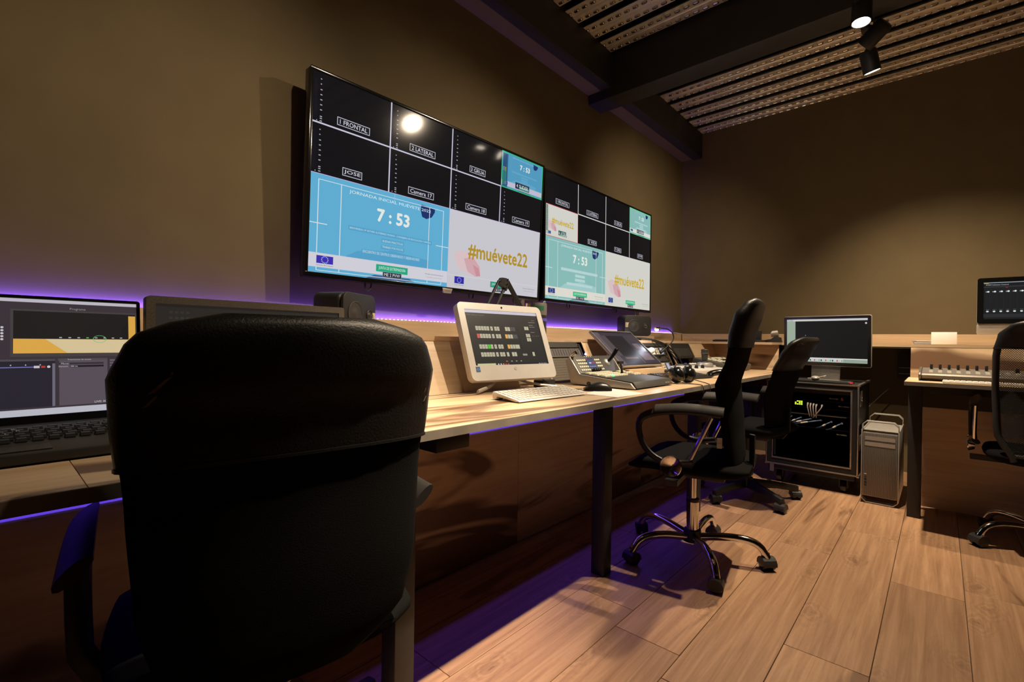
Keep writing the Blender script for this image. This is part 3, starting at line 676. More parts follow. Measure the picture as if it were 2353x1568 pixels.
# ---- dark 24-inch monitor behind the near chair
mo = thing('monitor', 'dark switched-off monitor with grey speckled bezel, behind the near chair', 'monitor', (0.487, 1.325, ZD+0.0006), 0)
def mon_head():
    sw, sh, cz = flat_frame(mo, 0.478, 0.300, 0.017, M_BEZELGREY, 0.03, 0.008, 0.02)
    p = Pic(sw, sh); p.rect(0, 0, 1, 1, mat('faint_emit_screen', (0.016, 0.015, 0.015, 1), 0.28, emit=rgb(36, 34, 32), estr=0.9), 0)  # dark screen with a faint grey emission set in its material
    for v, k in ((0.06, 4), (0.11, 7)):
        for i in range(k): p.rect(0.06+i*0.025, v, 0.075+i*0.025, v+0.02, mat('faint_emit_print', (0.02, 0.02, 0.02, 1), 0.28, emit=rgb(46, 44, 42), estr=0.9), 1)
    p.build('screen', mo, (0, 0.0012, cz))
screen_thing(mo, (0, 0.0, 1.048-0.150-ZD), rad(-2), mon_head)
B().box(-0.03, 0.03, 0.032, 0.052, 0.0, 0.16).build('neck', M_BLACK, mo, bevel=0.004); B().cbox((0, -0.03, 0.006), (0.22, 0.16, 0.012)).build('foot', M_BLACK, mo, bevel=0.005)

# ---- laptop at the near end
lp = thing('laptop', 'black laptop showing streaming software with a yellow preview', 'laptop', (0.031, 1.20, ZD), 0)
LW_, LH_ = 0.43, 0.262
def lid():
    sw, sh, cz = flat_frame(lp, LW_, LH_, 0.0065, M_GLOSSBLACK, 0.010, 0.006, 0.018)
    p = Pic(sw, sh); U = lambda px: (px+20)/340.0  # handy scale only
    p.rect(0, 0, 1, 1, (62, 54, 60, 0.9), 0); p.rect(0, 0, 1, 0.028, (196, 190, 200, 0.9), 1); p.rect(0, 0.945, 1, 1, (190, 190, 202, 0.9), 1)
    p.rect(0.52, 0.09, 1.0, 0.50, (72, 66, 68, 0.9), 1)
    p.rect(0.53, 0.105, 0.995, 0.345, (36, 33, 32, 0.9), 2); p.rect(0.53, 0.345, 0.995, 0.47, (226, 172, 78, 0.9), 2)
    p.poly([(0.64, 0.346), (0.995, 0.346), (0.995, 0.469), (0.72, 0.469)], (220, 200, 156, 0.9), 3)
    p.rect(0.965, 0.12, 0.995, 0.345, (224, 170, 76, 0.9), 3)
    for k in range(8): p.rect(0.69+k*0.034, 0.328, 0.70+k*0.034, 0.336, (84, 210, 60, 0.9) if k == 3 else (190, 190, 186, 0.9), 4)
    p.ell(0.845, 0.343, 0.027, (104, 196, 120, 0.9), 5, k=0.72, ring=0.09)
    p.text(0.76, 0.075, 0.06, 'Programa', (150, 144, 146, 0.9), 2)
    p.rect(0.0, 0.53, 0.675, 0.93, (44, 40, 50, 0.9), 1); p.rect(0.665, 0.56, 0.675, 0.93, (112, 108, 124, 0.9), 2)
    p.rect(0.0, 0.522, 0.675, 0.537, (84, 78, 84, 0.9), 2); p.rect(0.69, 0.53, 0.875, 0.93, (92, 82, 92, 0.9), 1)
    p.rect(0.685, 0.518, 0.875, 0.537, (84, 78, 84, 0.9), 2); p.text(0.765, 0.528, 0.09, 'Transiciones de escena', (196, 190, 194, 0.9), 3)
    p.rect(0.69, 0.555, 0.86, 0.572, (58, 52, 58, 0.9), 2); p.text(0.712, 0.5635, 0.03, 'Mover', (200, 196, 200, 0.9), 3)
    p.text(0.705, 0.588, 0.034, 'Duración', (200, 196, 200, 0.9), 3); p.rect(0.73, 0.58, 0.86, 0.597, (36, 32, 38, 0.9), 2); p.text(0.745, 0.588, 0.026, '300 ms', (220, 216, 220, 0.9), 3)
    p.rect(0.0, 0.585, 0.615, 0.592, (120, 124, 200, 0.9), 3); p.rect(0.60, 0.578, 0.62, 0.598, (206, 200, 208, 0.9), 4); p.rect(0.625, 0.58, 0.64, 0.596, (200, 60, 40, 0.9), 4); p.ell(0.652, 0.588, 0.006, (214, 210, 214, 0.9), 4)
    for k in range(5): p.rect(0.42+k*0.05, 0.565, 0.424+k*0.05, 0.575, (190, 186, 190, 0.9), 3)
    for v in (0.24, 0.265, 0.29, 0.315, 0.34): p.rect(0.36, v, 0.50, v+0.02, (80, 72, 78, 0.9), 1); p.ell(0.493, v+0.01, 0.005, (206, 202, 206, 0.9), 2)
    for k in range(5): p.rect(0.885, 0.53+k*0.025, 1, 0.548+k*0.025, (104, 94, 102, 0.9), 1)
    p.text(0.855, 0.915, 0.065, 'LIVE: 00:00', (206, 200, 206, 0.9), 3)
    p.build('screen', lp, (0, 0.0012, cz))
screen_thing(lp, (0, 0.166, 0.906-ZD), rad(-8), lid)
kb = B().add([Vector(p) for p in ((-LW_/2, -0.135, 0.003), (LW_/2, -0.135, 0.003), (LW_/2, 0.14, 0.003), (-LW_/2, 0.14, 0.003), (-LW_/2, -0.135, 0.020), (LW_/2, -0.135, 0.020), (LW_/2, 0.14, 0.030), (-LW_/2, 0.14, 0.030))],
    [(0, 3, 2, 1), (4, 5, 6, 7), (0, 1, 5, 4), (1, 2, 6, 5), (2, 3, 7, 6), (3, 0, 4, 7)]).build('base', M_BLACK, lp, bevel=0.003)
km = B().prism([(-0.0075, -0.0075), (0.0075, -0.0075), (0.0075, 0.0075), (-0.0075, 0.0075)], lambda u, v, h: Vector((u*(1 if h < 0.002 else 0.82), v*(1 if h < 0.002 else 0.82), h)), 0.0, 0.0055).mesh('key', mat('dark_keycap', (0.020, 0.018, 0.016, 1), 0.42))
KLET = ['1234567890', 'QWERTYUIOP', 'ASDFGHJKL', 'ZXCVBNM']
for r in range(6):
    for c in range(19):
        o = bpy.data.objects.new('key', km); COL.objects.link(o); o.parent = lp
        yy = -0.035+r*0.0205; o.parent = kb; o.location = (-0.188+c*0.0205+(0.005 if r % 2 else 0), yy, 0.0243+ (yy+0.135)/0.275*0.0095-0.0035+0.0005); 
p = Pic(0.42, 0.13); MK = mat('key_print', rgb(190, 186, 180), 0.6)
for r, row in enumerate(KLET):
    for c, ch in enumerate(row): p.text((0.035+c*0.0205+0.006*r)/0.42, 0.22+r*0.158, 0.012, ch, MK, 0)
o = p.build('key_lettering', lp); o.matrix_basis = Matrix.Translation((0.0, 0.018, 0.0325)) @ Euler((rad(-90+2.0), 0, 0)).to_matrix().to_4x4()
B().box(-0.05, 0.05, -0.118, -0.058, 0.0214, 0.0224).build('touchpad', M_DKGREY, lp)
# ================================================================== GEAR ON THE LONG DESK
M_KEYW = mat('white_keycap', (0.62, 0.58, 0.52, 1), 0.45)
M_BTN = mat('lit_ivory_button', (0.62, 0.55, 0.40, 1), 0.4, emit=(0.9, 0.75, 0.45, 1), estr=0.25)
M_LAMPBLUE = mat('blue_violet_led', (0.2, 0.2, 0.6, 1), 0.3, emit=(0.30, 0.30, 1.0, 1), estr=14.0)
M_LAMPGREEN = mat('green_led', (0.1, 0.5, 0.2, 1), 0.3, emit=(0.1, 1.0, 0.25, 1), estr=2.5)
M_LAMPAMBER = mat('amber_led', (0.5, 0.35, 0.1, 1), 0.3, emit=(1.0, 0.62, 0.18, 1), estr=1.0)
M_RUBBER = mat('black_cable_jacket', (0.010, 0.010, 0.010, 1), 0.5)
M_CABLEW = mat('white_cable_jacket', (0.55, 0.51, 0.45, 1), 0.5)
def cable(name, label_, pts, r, m, sub=2, cat='cable'):
    o = B().tube(pts, r, 6, sub).build(name, m, smooth=70); at_base(o); return tag(o, label_, cat)
def hole_mat(name, col, scale, thr=0.35, rough=0.45, metal=0.6):
    """perforated sheet: fine round dark holes in rows"""
    if name in MATS: return MATS[name]
    m = bpy.data.materials.new(name); m.use_nodes = True; nt = m.node_tree; L = nt.links.new
    b = nt.nodes['Principled BSDF']; b.inputs['Roughness'].default_value = rough; b.inputs['Metallic'].default_value = metal
    tc = node(nt, 'ShaderNodeTexCoord'); vo = node(nt, 'ShaderNodeTexVoronoi', Scale=scale, Randomness=0.0); L(tc.outputs['Object'], vo.inputs['Vector'])
    r = node(nt, 'ShaderNodeValToRGB'); e = r.color_ramp.elements; e[0].position = thr; e[0].color = (0.006, 0.006, 0.006, 1); e[1].position = thr+0.06; e[1].color = col
    L(vo.outputs['Distance'], r.inputs[0]); L(r.outputs[0], b.inputs['Base Color'])
    MATS[name] = m; return m
# ---- white keyboard in front of the all-in-one
kw = thing('keyboard', 'slim white keyboard with raised back edge in front of the white computer', 'keyboard', (1.385, 1.085, ZD), rad(-2))
pr = [(-0.062, 0.004), (-0.058, 0.009), (0.062, 0.030), (0.068, 0.026), (0.066, 0.004), (0.050, 0.004), (0.045, 0.014), (-0.040, 0.004)]
B().prism(pr, lambda u, v, h: Vector((h, u, v)), -0.195, 0.195).build('shell', M_WHITE, kw, bevel=0.0015)
for x in (-0.17, 0.17): B().cbox((x, 0.058, 0.002), (0.03, 0.01, 0.004)).build('foot', M_GREY, kw)
kmesh = B().box(-0.0088, 0.0088, -0.0088, 0.0088, 0, 0.0022).mesh('key', M_KEYW, bevel=0.0012, bseg=1)
for r in range(5):
    for c in range(17):
        if r == 0 and 4 <= c <= 8:
            if c == 4: B().box(-0.06, 0.06, -0.0088, 0.0088, 0, 0.0022, Matrix.Translation((-0.175+6*0.0218, -0.046, 0.0112)) @ Euler((rad(9.9), 0, 0)).to_matrix().to_4x4()).build('space_bar', M_KEYW, kw)
            continue
        o = bpy.data.objects.new('key', kmesh); COL.objects.link(o); o.parent = kw
        yy = -0.046+r*0.0225; o.location = (-0.175+c*0.0218, yy, 0.0095+(yy+0.058)*0.175-0.0002); o.rotation_euler = (rad(9.9), 0, 0)
# ---- mouse and its lead
ms = thing('mouse', 'black wired mouse on the white sheet of paper', 'mouse', (1.742, 1.075, ZD+0.0012), rad(42))
rings = []
for i in range(11):
    t = i/10; yy = -0.058+0.116*t; wd = 0.032*math.sin(PI*(0.10+0.80*t))**0.5; ht = 0.038*math.sin(PI*(0.08+0.86*t))**0.7*(1.1-0.35*t)
    rings.append([Vector((wd*math.cos(a), yy, 0.001+ht*max(0, math.sin(a))**0.8)) for a in [PI*k/10 for k in range(11)]])
B().loft(rings).build('shell', mat('satin_black_shell', (0.014, 0.013, 0.012, 1), 0.3), ms, smooth=60)
B().cyl((-0.004, 0.038, 0.029), (0.004, 0.038, 0.029), 0.009, n=12).build('wheel', M_DKGREY, ms, smooth=40)
cable('mouse_lead', 'thin black lead of the mouse running to the white computer', [(1.70, 1.123, 0.756), (1.66, 1.17, 0.754), (1.66, 1.22, 0.754), (1.70, 1.28, 0.756), (1.66, 1.33, 0.80)], 0.0016, M_RUBBER)
# ---- sheet of paper under the mouse
o = B().add([(1.60, 1.055, ZD+0.0003), (1.59, 0.895, ZD+0.0003), (1.80, 0.887, ZD+0.0003), (1.875, 1.095, ZD+0.0003), (1.60, 1.055, ZD+0.0010), (1.59, 0.895, ZD+0.0010), (1.80, 0.887, ZD+0.0010), (1.875, 1.095, ZD+0.0010)], [(0, 1, 2, 3), (7, 6, 5, 4), (0, 4, 5, 1), (1, 5, 6, 2), (2, 6, 7, 3), (3, 7, 4, 0)]).build('paper_sheet', M_PAPER)
tag(at_base(o), 'blank white sheet of paper under the black mouse', 'paper')
# ---- power brick and white lead under the all-in-one
o = B().cbox((1.715, 1.337, ZD+0.016), (0.105, 0.05, 0.032), rot3(0, 0, rad(4))).build('power_adapter', M_BLACK, bevel=0.004); tag(at_base(o), 'black power adapter brick lying behind the white keyboard', 'power adapter')
cable('power_lead', 'thick white lead looping from the power adapter', [(1.772, 1.34, 0.768), (1.80, 1.345, 0.768), (1.815, 1.362, 0.772), (1.79, 1.375, 0.79), (1.70, 1.378, 0.795), (1.62, 1.376, 0.80)], 0.0042, M_CABLEW)
# ---- video switcher
sw = thing('video_switcher', 'video production switcher with silver side, joystick, fader lever and small lit display', 'switcher', (2.075, 1.15, ZD))
SX0, SX1 = 1.885, 2.285
def side(x): return [Vector((x, y, z)) for y, z in ((0.976, ZD+0.004), (0.998, ZD+0.028), (1.262, ZD+0.053), (1.321, ZD+0.134), (1.345, ZD+0.114), (1.310, ZD+0.004))]
for a, b_ in ((SX0, SX0+0.012), (SX1-0.012, SX1)): B().loft([side(a), side(b_)]).build('side_panel', M_SILVER, sw, bevel=0.002, world=True)
def body(x, d=0.003): return [Vector((x, y, z)) for y, z in ((0.972, ZD+0.006), (0.992, ZD+0.030+d), (1.263, ZD+0.053+d), (1.319, ZD+0.132+d), (1.337, ZD+0.112), (1.305, ZD+0.002))]
B().loft([body(SX0+0.012), body(SX1-0.012)]).build('chassis', M_DKGREY, sw, bevel=0.0015, world=True)
def low(x, t, h=0.0):   # lower deck, t 0 front .. 1 hinge
    return Vector((x, 0.992+(1.263-0.992)*t, ZD+0.033+(0.056-0.033)*t+h))
def up(x, t, h=0.0):    # upper tilted panel, t 0 hinge .. 1 top
    n = Vector((0, -0.08, 0.056)).normalized()
    return Vector((x, 1.263+(1.319-1.263)*t, ZD+0.056+(0.135-0.056)*t))+n*h
def slab(fn, x0, x1, t0, t1, h, m, nm, par=sw): return B().add([fn(x, t, e) for e in (0.0, h) for t in (t0, t1) for x in (x0, x1)], [(0, 1, 3, 2), (4, 6, 7, 5), (0, 4, 5, 1), (2, 3, 7, 6), (0, 2, 6, 4), (1, 5, 7, 3)]).build(nm, m, par, world=True)
for r, t in enumerate((0.60, 0.76, 0.92)):
    for k in range(10): slab(low, SX0+0.03+k*0.0215, SX0+0.03+k*0.0215+0.0185, t-0.055, t+0.03, 0.006, M_LAMPGREEN if (r == 0 and k == 3) else M_BTN, 'button')
for r, t in enumerate((0.56, 0.72, 0.88)):
    for k in range(3): slab(low, SX0+0.295+k*0.024, SX0+0.295+k*0.024+0.020, t-0.04, t+0.03, 0.006, M_BTN, 'button')
for c0, n_ in ((0.030, 5), (0.190, 3)):
    for r in range(4):
        for k in range(n_): slab(up, SX0+c0+k*0.0165, SX0+c0+k*0.0165+0.011, 0.12+r*0.19, 0.12+r*0.19+0.085, 0.004, M_BTN, 'menu_key')
p = Pic(0.068, 0.056); p.rect(0, 0, 1, 1, (84, 92, 128, 0.9), 0); p.rect(0, 0, 1, 0.10, (58, 62, 92, 0.9), 1); p.rect(0.0, 0.0, 0.22, 0.10, (196, 70, 66, 0.9), 2); p.rect(0.22, 0.42, 0.52, 0.56, (206, 208, 214, 0.9), 2); p.rect(0.68, 0.38, 0.92, 0.54, (214, 62, 58, 0.9), 2)
for k in range(4): p.rect(0.12+k*0.22, 0.82, 0.22+k*0.22, 0.90, (206, 208, 220, 0.9), 2)
o = p.build('display', sw); c = up(SX0+0.147, 0.55, 0.0022); o.matrix_basis = root_matrix(sw).inverted() @ (Matrix.Translation(c) @ Euler((rad(-35), 0, 0)).to_matrix().to_4x4())
for k in range(4):
    a = up(SX0+0.125+k*0.0185, 0.10, 0); n = (up(0, 0, 1)-up(0, 0, 0)).normalized(); B().cyl(a, a+n*0.018, 0.0075, 0.0065, 14).build('rotary_knob', M_BLACK, sw, smooth=40, world=True)
for k in range(4): slab(up, SX0+0.115+k*0.018, SX0+0.124+k*0.018, 0.93, 0.97, 0.002, M_WHITE, 'status_lamp')
a = up(SX0+0.300, 0.55, 0); n = (up(0, 0, 1)-up(0, 0, 0)).normalized()
B().lathe([(0.022, 0), (0.020, 0.005), (0.012, 0.010), (0.0, 0.010)], n=18, M=Matrix.Translation(a) @ n.to_track_quat('Z', 'Y').to_matrix().to_4x4()).build('joystick_collar', M_SILVER, sw, smooth=40, world=True)
B().tube([a, a+Vector((0.012, -0.018, 0.022)), a+Vector((0.038, -0.030, 0.062))], [0.006, 0.012], 12, 1).ball(a+Vector((0.039, -0.031, 0.064)), 0.0125).build('joystick', M_GLOSSBLACK, sw, smooth=60, world=True)
a = low(SX0+0.27, 0.72)
B().tube([a, a+Vector((-0.012, 0.004, 0.052))], [0.006, 0.005], 8).cbox(a+Vector((-0.014, 0.004, 0.055)), (0.042, 0.014, 0.013)).build('fader_lever', M_BLACK, sw, world=True)
p = Pic(0.07, 0.014); MW = mat('white_print', rgb(190, 180, 165), 0.5); p.text(0.35, 0.5, 0.66, 'blackmagic', MW, 0); p.poly([(0.80, 0.15), (0.87, 0.15), (0.95, 0.9), (0.88, 0.9)], mat('orange_print', rgb(220, 130, 50), 0.5), 0); p.build('front_lettering', sw, (0.140, 0.9715-1.15, 0.018))
B().cyl(up(SX0+0.02, 1.02, 0.0), up(SX0+0.02, 1.02, 0.028), 0.010, n=14).build('mic_socket', M_CHROME, sw, smooth=40, world=True)
# ---- tilted touch display
td = thing('touch_display', 'slim tilted touch display with silver rim, standing behind the switcher', 'display', (2.52, 1.36, ZD), rad(-2.4))
def tdh():
    sw_, sh_, cz = flat_frame(td, 0.44, 0.293, 0.003, M_SILVER, 0.014, 0.004, 0.003)
    p = Pic(sw_, sh_); k = 0.9
    p.rect(0, 0, 1, 1, (66, 58, 66, k), 0); p.rect(0, 0, 1, 0.03, (22, 20, 22, k), 1); p.rect(0, 0.96, 1, 1, (24, 22, 26, k), 1)
    p.rect(0.0, 0.03, 0.14, 0.96, (104, 92, 98, k), 1); p.rect(0.24, 0.13, 0.66, 0.72, (40, 35, 40, k), 2); p.rect(0.10, 0.13, 0.24, 0.72, (86, 76, 80, k), 2)
    p.rect(0.70, 0.10, 0.98, 0.30, (72, 64, 70, k), 2); p.rect(0.74, 0.36, 0.88, 0.52, (124, 104, 108, k), 2); p.rect(0.68, 0.66, 0.94, 0.86, (134, 112, 116, k), 2)
    p.rect(0.24, 0.76, 0.56, 0.81, (126, 104, 92, k), 3)
    for i in range(6): p.rect(0.60, 0.77+i*0.03, 0.625, 0.785+i*0.03, (140, 130, 136, k), 3)
    for i in range(24): p.rect(0.04+i*0.03, 0.972, 0.055+i*0.03, 0.988, (90, 80, 84, k), 3)
    p.build('screen', td, (0, 0.0008, cz))
screen_thing(td, (0, 0, 0.922-ZD), rad(-48.6), tdh)
B().prism([(-0.11, 0.0), (0.02, 0.0), (0.02, 0.14), (0.0, 0.145), (-0.10, 0.055)], lambda u, v, h: Vector((h, u, v)), -0.18, 0.18).build('stand', M_MAPLE, td)
B().box(-0.20, 0.20, -0.135, -0.108, 0.0, 0.060).build('front_lip', M_MAPLE, td, bevel=0.002)
# ---- rack units let into the sloping board
def unit(x0, x1, t0, t1, nm, lb, m=M_DKGREY, d=-0.002, th=0.022, cat='rack unit'):
    t = thing(nm, lb, cat, slope_pt((x0+x1)/2, t0, 0.02)); g = 0.008
    fp = slope_board(x0+0.002, x1-0.002, t0+g, t1-g, th, 'faceplate', m, t, d)
    for x in (x0+0.012, x1-0.012):
        for tt in (t0+0.035, t1-0.035):
            c = slope_pt(x, tt, d); nn = slope_pt(x, tt, d-0.003); B().cyl(c, nn, 0.0035, n=8).build('screw', M_CHROME, t, world=True).parent = fp
    return t
def on_unit(t, x0, x1, t0, t1, nm, m, d=-0.004, th=0.003): return slope_board(x0, x1, t0, t1, th, nm, m, t, d)
unit(1.772, 2.20, 0.78, 0.93, 'blanking_plate', 'plain dark blanking panel at the top of the near rack opening')
u = unit(1.772, 2.20, 0.56, 0.77, 'vent_panel', 'grey vent panel with a row of upright slots in the near rack opening', M_GREY)
for k in range(18): on_unit(u, 1.795+k*0.0222, 1.800+k*0.0222, 0.60, 0.74, 'slot', mat('violet_lit_slot', (0.04, 0.03, 0.09, 1), 0.6), -0.0028, 0.002)  # violet light in the slots is put into their colour
unit(1.772, 2.20, 0.04, 0.55, 'mesh_panel', 'perforated metal panel low in the near rack opening, behind the white computer', hole_mat('perforated_panel', (0.22, 0.19, 0.15, 1), 170, 0.33))
o = B().cbox(slope_pt(2.222, 0.62, 0.02), (0.014, 0.03, 0.13), rot3(rad(-27), 0, 0)).build('media_converter', M_BLACK); tag(at_base(o), 'black converter box with bright blue light beside the near rack panels', 'converter')
q = B().ball(Vector((0, 0, 0)), 0.006, 8, 5).build('indicator_lamp', M_LAMPBLUE, o); q.location = (-0.004, -0.034, 0.075)
unit(2.905, 3.30, 0.80, 0.93, 'blank_panel', 'dark blanking panel at the top of the crowded middle rack opening')
def converter(t0, t1, lb, lamp):
    u = unit(2.905, 3.30, t0, t1, 'signal_processor', lb, M_GREY)
    on_unit(u, 2.99, 3.10, t0+0.03, t0+0.12, 'label_strip', M_PAPER); on_unit(u, 3.20, 3.235, t0+0.04, t1-0.04, 'display', emis(186, 190, 214, 0.9))
    for k in range(3):
        for j in range(2): on_unit(u, 3.125+j*0.026, 3.143+j*0.026, t0+0.04+k*0.07, t0+0.085+k*0.07, 'key', M_BTN)
    on_unit(u, 3.105, 3.115, t0+0.10, t0+0.17, 'tally', lamp)
    for k in range(3): c = slope_pt(3.265, t0+0.05+k*0.075, -0.002); B().cyl(c, slope_pt(3.265, t0+0.05+k*0.075, -0.012), 0.008, n=10).build('knob', M_BLACK, u, world=True)
converter(0.53, 0.79, 'grey signal processor with pale display, upper one of the middle rack opening', mat('red_mark', rgb(190, 60, 50), 0.5))
u = unit(2.905, 3.30, 0.33, 0.52, 'vent_panel', 'slotted vent panel between the two signal processors', M_DKGREY)
for k in range(16): on_unit(u, 2.93+k*0.0215, 2.938+k*0.0215, 0.36, 0.49, 'slot', mat('vent_bar', (0.09, 0.08, 0.065, 1), 0.5), -0.005, 0.003)
converter(0.06, 0.32, 'grey signal processor with pale display, lower one of the middle rack opening', mat('orange_mark', rgb(220, 130, 50), 0.5))
u = unit(3.405, 3.765, 0.40, 0.93, 'vent_panel', 'large black vent panel in the far rack opening', M_BLACK)
for k in range(14): on_unit(u, 3.44+k*0.021, 3.446+k*0.021, 0.48, 0.74, 'slot', mat('vent_bar', (0.09, 0.08, 0.065, 1), 0.5), -0.005, 0.003)
for tt in (0.66, 0.56): c = slope_pt(3.60, tt, -0.002); B().cyl(c, slope_pt(3.60, tt, -0.008), 0.006, n=8).build('bright_plug', M_CHROME, u, world=True)
# white round-lobed plug on the upper processor
o = B().ball((2.955, 1.435, 0.895), (0.045, 0.022, 0.022)).ball((2.985, 1.43, 0.902), (0.03, 0.02, 0.022)).ball((2.925, 1.43, 0.889), (0.028, 0.02, 0.02)).build('travel_plug', mat('pale_plug_plastic', (0.8, 0.85, 0.75, 1), 0.4), smooth=60); tag(at_base(o), 'chunky white power plug hanging in front of the middle rack', 'plug')  # plain pale plastic, no emission
# gooseneck lamp, cables out of the racks
gl = thing('gooseneck_lamp', 'small gooseneck lamp with a bright led head bending out of the middle rack', 'lamp', (3.10, 1.42, 0.90))
pts = [(3.135, 1.415, 0.905), (3.175, 1.40, 0.935), (3.235, 1.385, 0.975), (3.225, 1.385, 1.02), (3.14, 1.385, 1.05), (3.05, 1.385, 1.052), (2.99, 1.385, 1.050)]
B().tube(pts, 0.0042, 8, 2).build('gooseneck', M_RUBBER, gl, smooth=70, world=True)
B().tube([(3.10, 1.42, 0.888), (3.14, 1.414, 0.908)], [0.010, 0.012], 10).build('plug', M_BLACK, gl, smooth=60, world=True)
B().cyl((3.00, 1.385, 1.051), (2.94, 1.385, 1.046), 0.010, n=12).build('lamp_head', M_CHROME, gl, smooth=40, world=True)
B().ball((2.955, 1.382, 1.040), (0.024, 0.009, 0.009), 12, 6).build('led_window', mat('white_led', (1, 1, 1, 1), 0.3, emit=(0.85, 0.88, 1.0, 1), estr=16.0), gl, smooth=60, world=True)
l = bpy.data.lights.new('lamp_glow', 'POINT'); l.energy = 0.9; l.color = (0.8, 0.85, 1.0); l.shadow_soft_size = 0.012; lo = bpy.data.objects.new('lamp_glow', l); COL.objects.link(lo); lo.parent = gl; lo.matrix_basis = root_matrix(gl).inverted() @ Matrix.Translation((2.955, 1.372, 1.022))
for i, (lb, pts) in enumerate((('black cable arching from the shelf into the middle rack, outermost', [(3.05, 1.60, 0.985), (3.12, 1.52, 0.985), (3.24, 1.45, 0.95), (3.31, 1.40, 0.88), (3.34, 1.36, 0.80), (3.36, 1.37, 0.762)]),
    ('black cable arching from the shelf into the middle rack, innermost', [(3.02, 1.62, 0.985), (3.08, 1.52, 0.985), (3.18, 1.45, 0.95), (3.26, 1.41, 0.88), (3.31, 1.37, 0.80), (3.33, 1.37, 0.762)]),
    ('black cable sagging along the front of the shelf behind the touch display', [(3.05, 1.58, 0.982), (2.96, 1.50, 0.985), (2.86, 1.475, 0.975), (2.78, 1.46, 0.95)]),
    ('thin black cable hanging diagonally across the far rack opening', [(3.22, 1.415, 0.90), (3.28, 1.41, 0.89), (3.36, 1.39, 0.83), (3.42, 1.37, 0.77)]))):
    cable('cable', lb, pts, 0.0055 if i < 2 else 0.003, M_RUBBER)
o = B().tube([(3.02, 1.62, 0.981), (3.30, 1.60, 0.980)], 0.010, 8).build('cable_bundle', M_RUBBER, smooth=60); tag(at_base(o), 'black cable bundle lying on the shelf above the middle rack', 'cable bundle')
for x in (3.46, 3.66):
    o = B().tube([(x-0.04, 1.40, 0.775), (x-0.03, 1.39, 0.80), (x+0.01, 1.392, 0.805), (x+0.03, 1.394, 0.80)], 0.006, 8, 2).build('violet_plug', mat('violet_cable_jacket', (0.10, 0.08, 0.45, 1), 0.4), smooth=60)
    tag(at_base(o), 'violet cable loop low in the far rack opening, %s' % ('left one' if x < 3.5 else 'right one'), 'cable')
# ---- black keyboard behind the headphones
k2 = thing('keyboard', 'black keyboard behind the switcher front, beside the headphones', 'keyboard', (2.70, 1.115, ZD), rad(-12))
B().prism([(-0.07, 0.004), (-0.066, 0.014), (0.07, 0.030), (0.075, 0.002), (-0.06, 0.001)], lambda u, v, h: Vector((h, u, v)), -0.21, 0.21).build('shell', M_BLACK, k2, bevel=0.002)
km2 = B().box(-0.0075, 0.0075, -0.0075, 0.0075, 0, 0.004).mesh('key', mat('dark_keycap', (0.020, 0.018, 0.016, 1), 0.42), bevel=0.001, bseg=1)
for r in range(6):
    for c in range(20):
        o = bpy.data.objects.new('key', km2); COL.objects.link(o); o.parent = k2; yy = -0.050+r*0.020; o.location = (-0.195+c*0.0205, yy, 0.0145+(yy+0.066)*0.118); o.rotation_euler = (rad(6.7), 0, 0)
# ---- headphones
hp = thing('headphones', 'black headphones lying on the desk edge with two round ear cups', 'headphones', (2.40, 0.975, ZD), rad(-30))
for i, (c, ry) in enumerate((((-0.045, 0.0, 0.043), -14), ((0.045, 0.03, 0.043), 12))):
    M = Matrix.Translation(c) @ Euler((0, rad(90+ry), 0)).to_matrix().to_4x4()
    e = B().lathe([(0.0, -0.024), (0.030, -0.022), (0.040, -0.010), (0.042, 0.004), (0.036, 0.016), (0.024, 0.018), (0.0, 0.014)], n=22, M=M).build('ear_cup', M_GLOSSBLACK, hp, smooth=50)
    B().lathe([(0.030, 0.013), (0.038, 0.016), (0.038, 0.026), (0.026, 0.028), (0.024, 0.016)], n=22, M=M).build('ear_pad', M_LEATHER, hp, smooth=50)
B().tube([(-0.045, 0.005, 0.085), (-0.05, 0.06, 0.06), (-0.03, 0.13, 0.03), (0.02, 0.15, 0.024), (0.06, 0.10, 0.04), (0.048, 0.035, 0.085)], 0.009, 8, 2, 0.5).build('headband', M_BLACK, hp, smooth=60)
cable('headphone_lead', 'thin black lead of the headphones hanging over the desk edge, upper one', [(2.44, 0.98, 0.785), (2.52, 0.96, 0.762), (2.46, 0.88, 0.755), (2.435, 0.852, 0.752), (2.425, 0.848, 0.72), (2.425, 0.850, 0.70)], 0.0022, M_RUBBER)
cable('headphone_lead', 'thin black lead of the headphones hanging over the desk edge, lower one', [(2.33, 0.962, 0.754), (2.38, 0.93, 0.753), (2.36, 0.88, 0.754), (2.345, 0.852, 0.752), (2.335, 0.848, 0.72), (2.335, 0.850, 0.70)], 0.0022, M_RUBBER)
# ---- black computer mouse / handset right of the headphones
hs = thing('handset', 'curved glossy black handset lying beside the headphones', 'handset', (2.94, 0.965, ZD), rad(-52))
B().tube([(-0.075, 0, 0.016), (-0.05, 0, 0.030), (0, 0, 0.038), (0.05, 0, 0.030), (0.075, 0, 0.016)], 0.019, 12, 2, 0.85).build('grip', M_GLOSSBLACK, hs, smooth=70)
B().ball((0.066, 0, 0.017), (0.022, 0.024, 0.016)).build('earpiece', M_GLOSSBLACK, hs, smooth=60)
B().ball((-0.066, 0, 0.017), (0.022, 0.024, 0.016)).build('mouthpiece', M_GLOSSBLACK, hs, smooth=60)
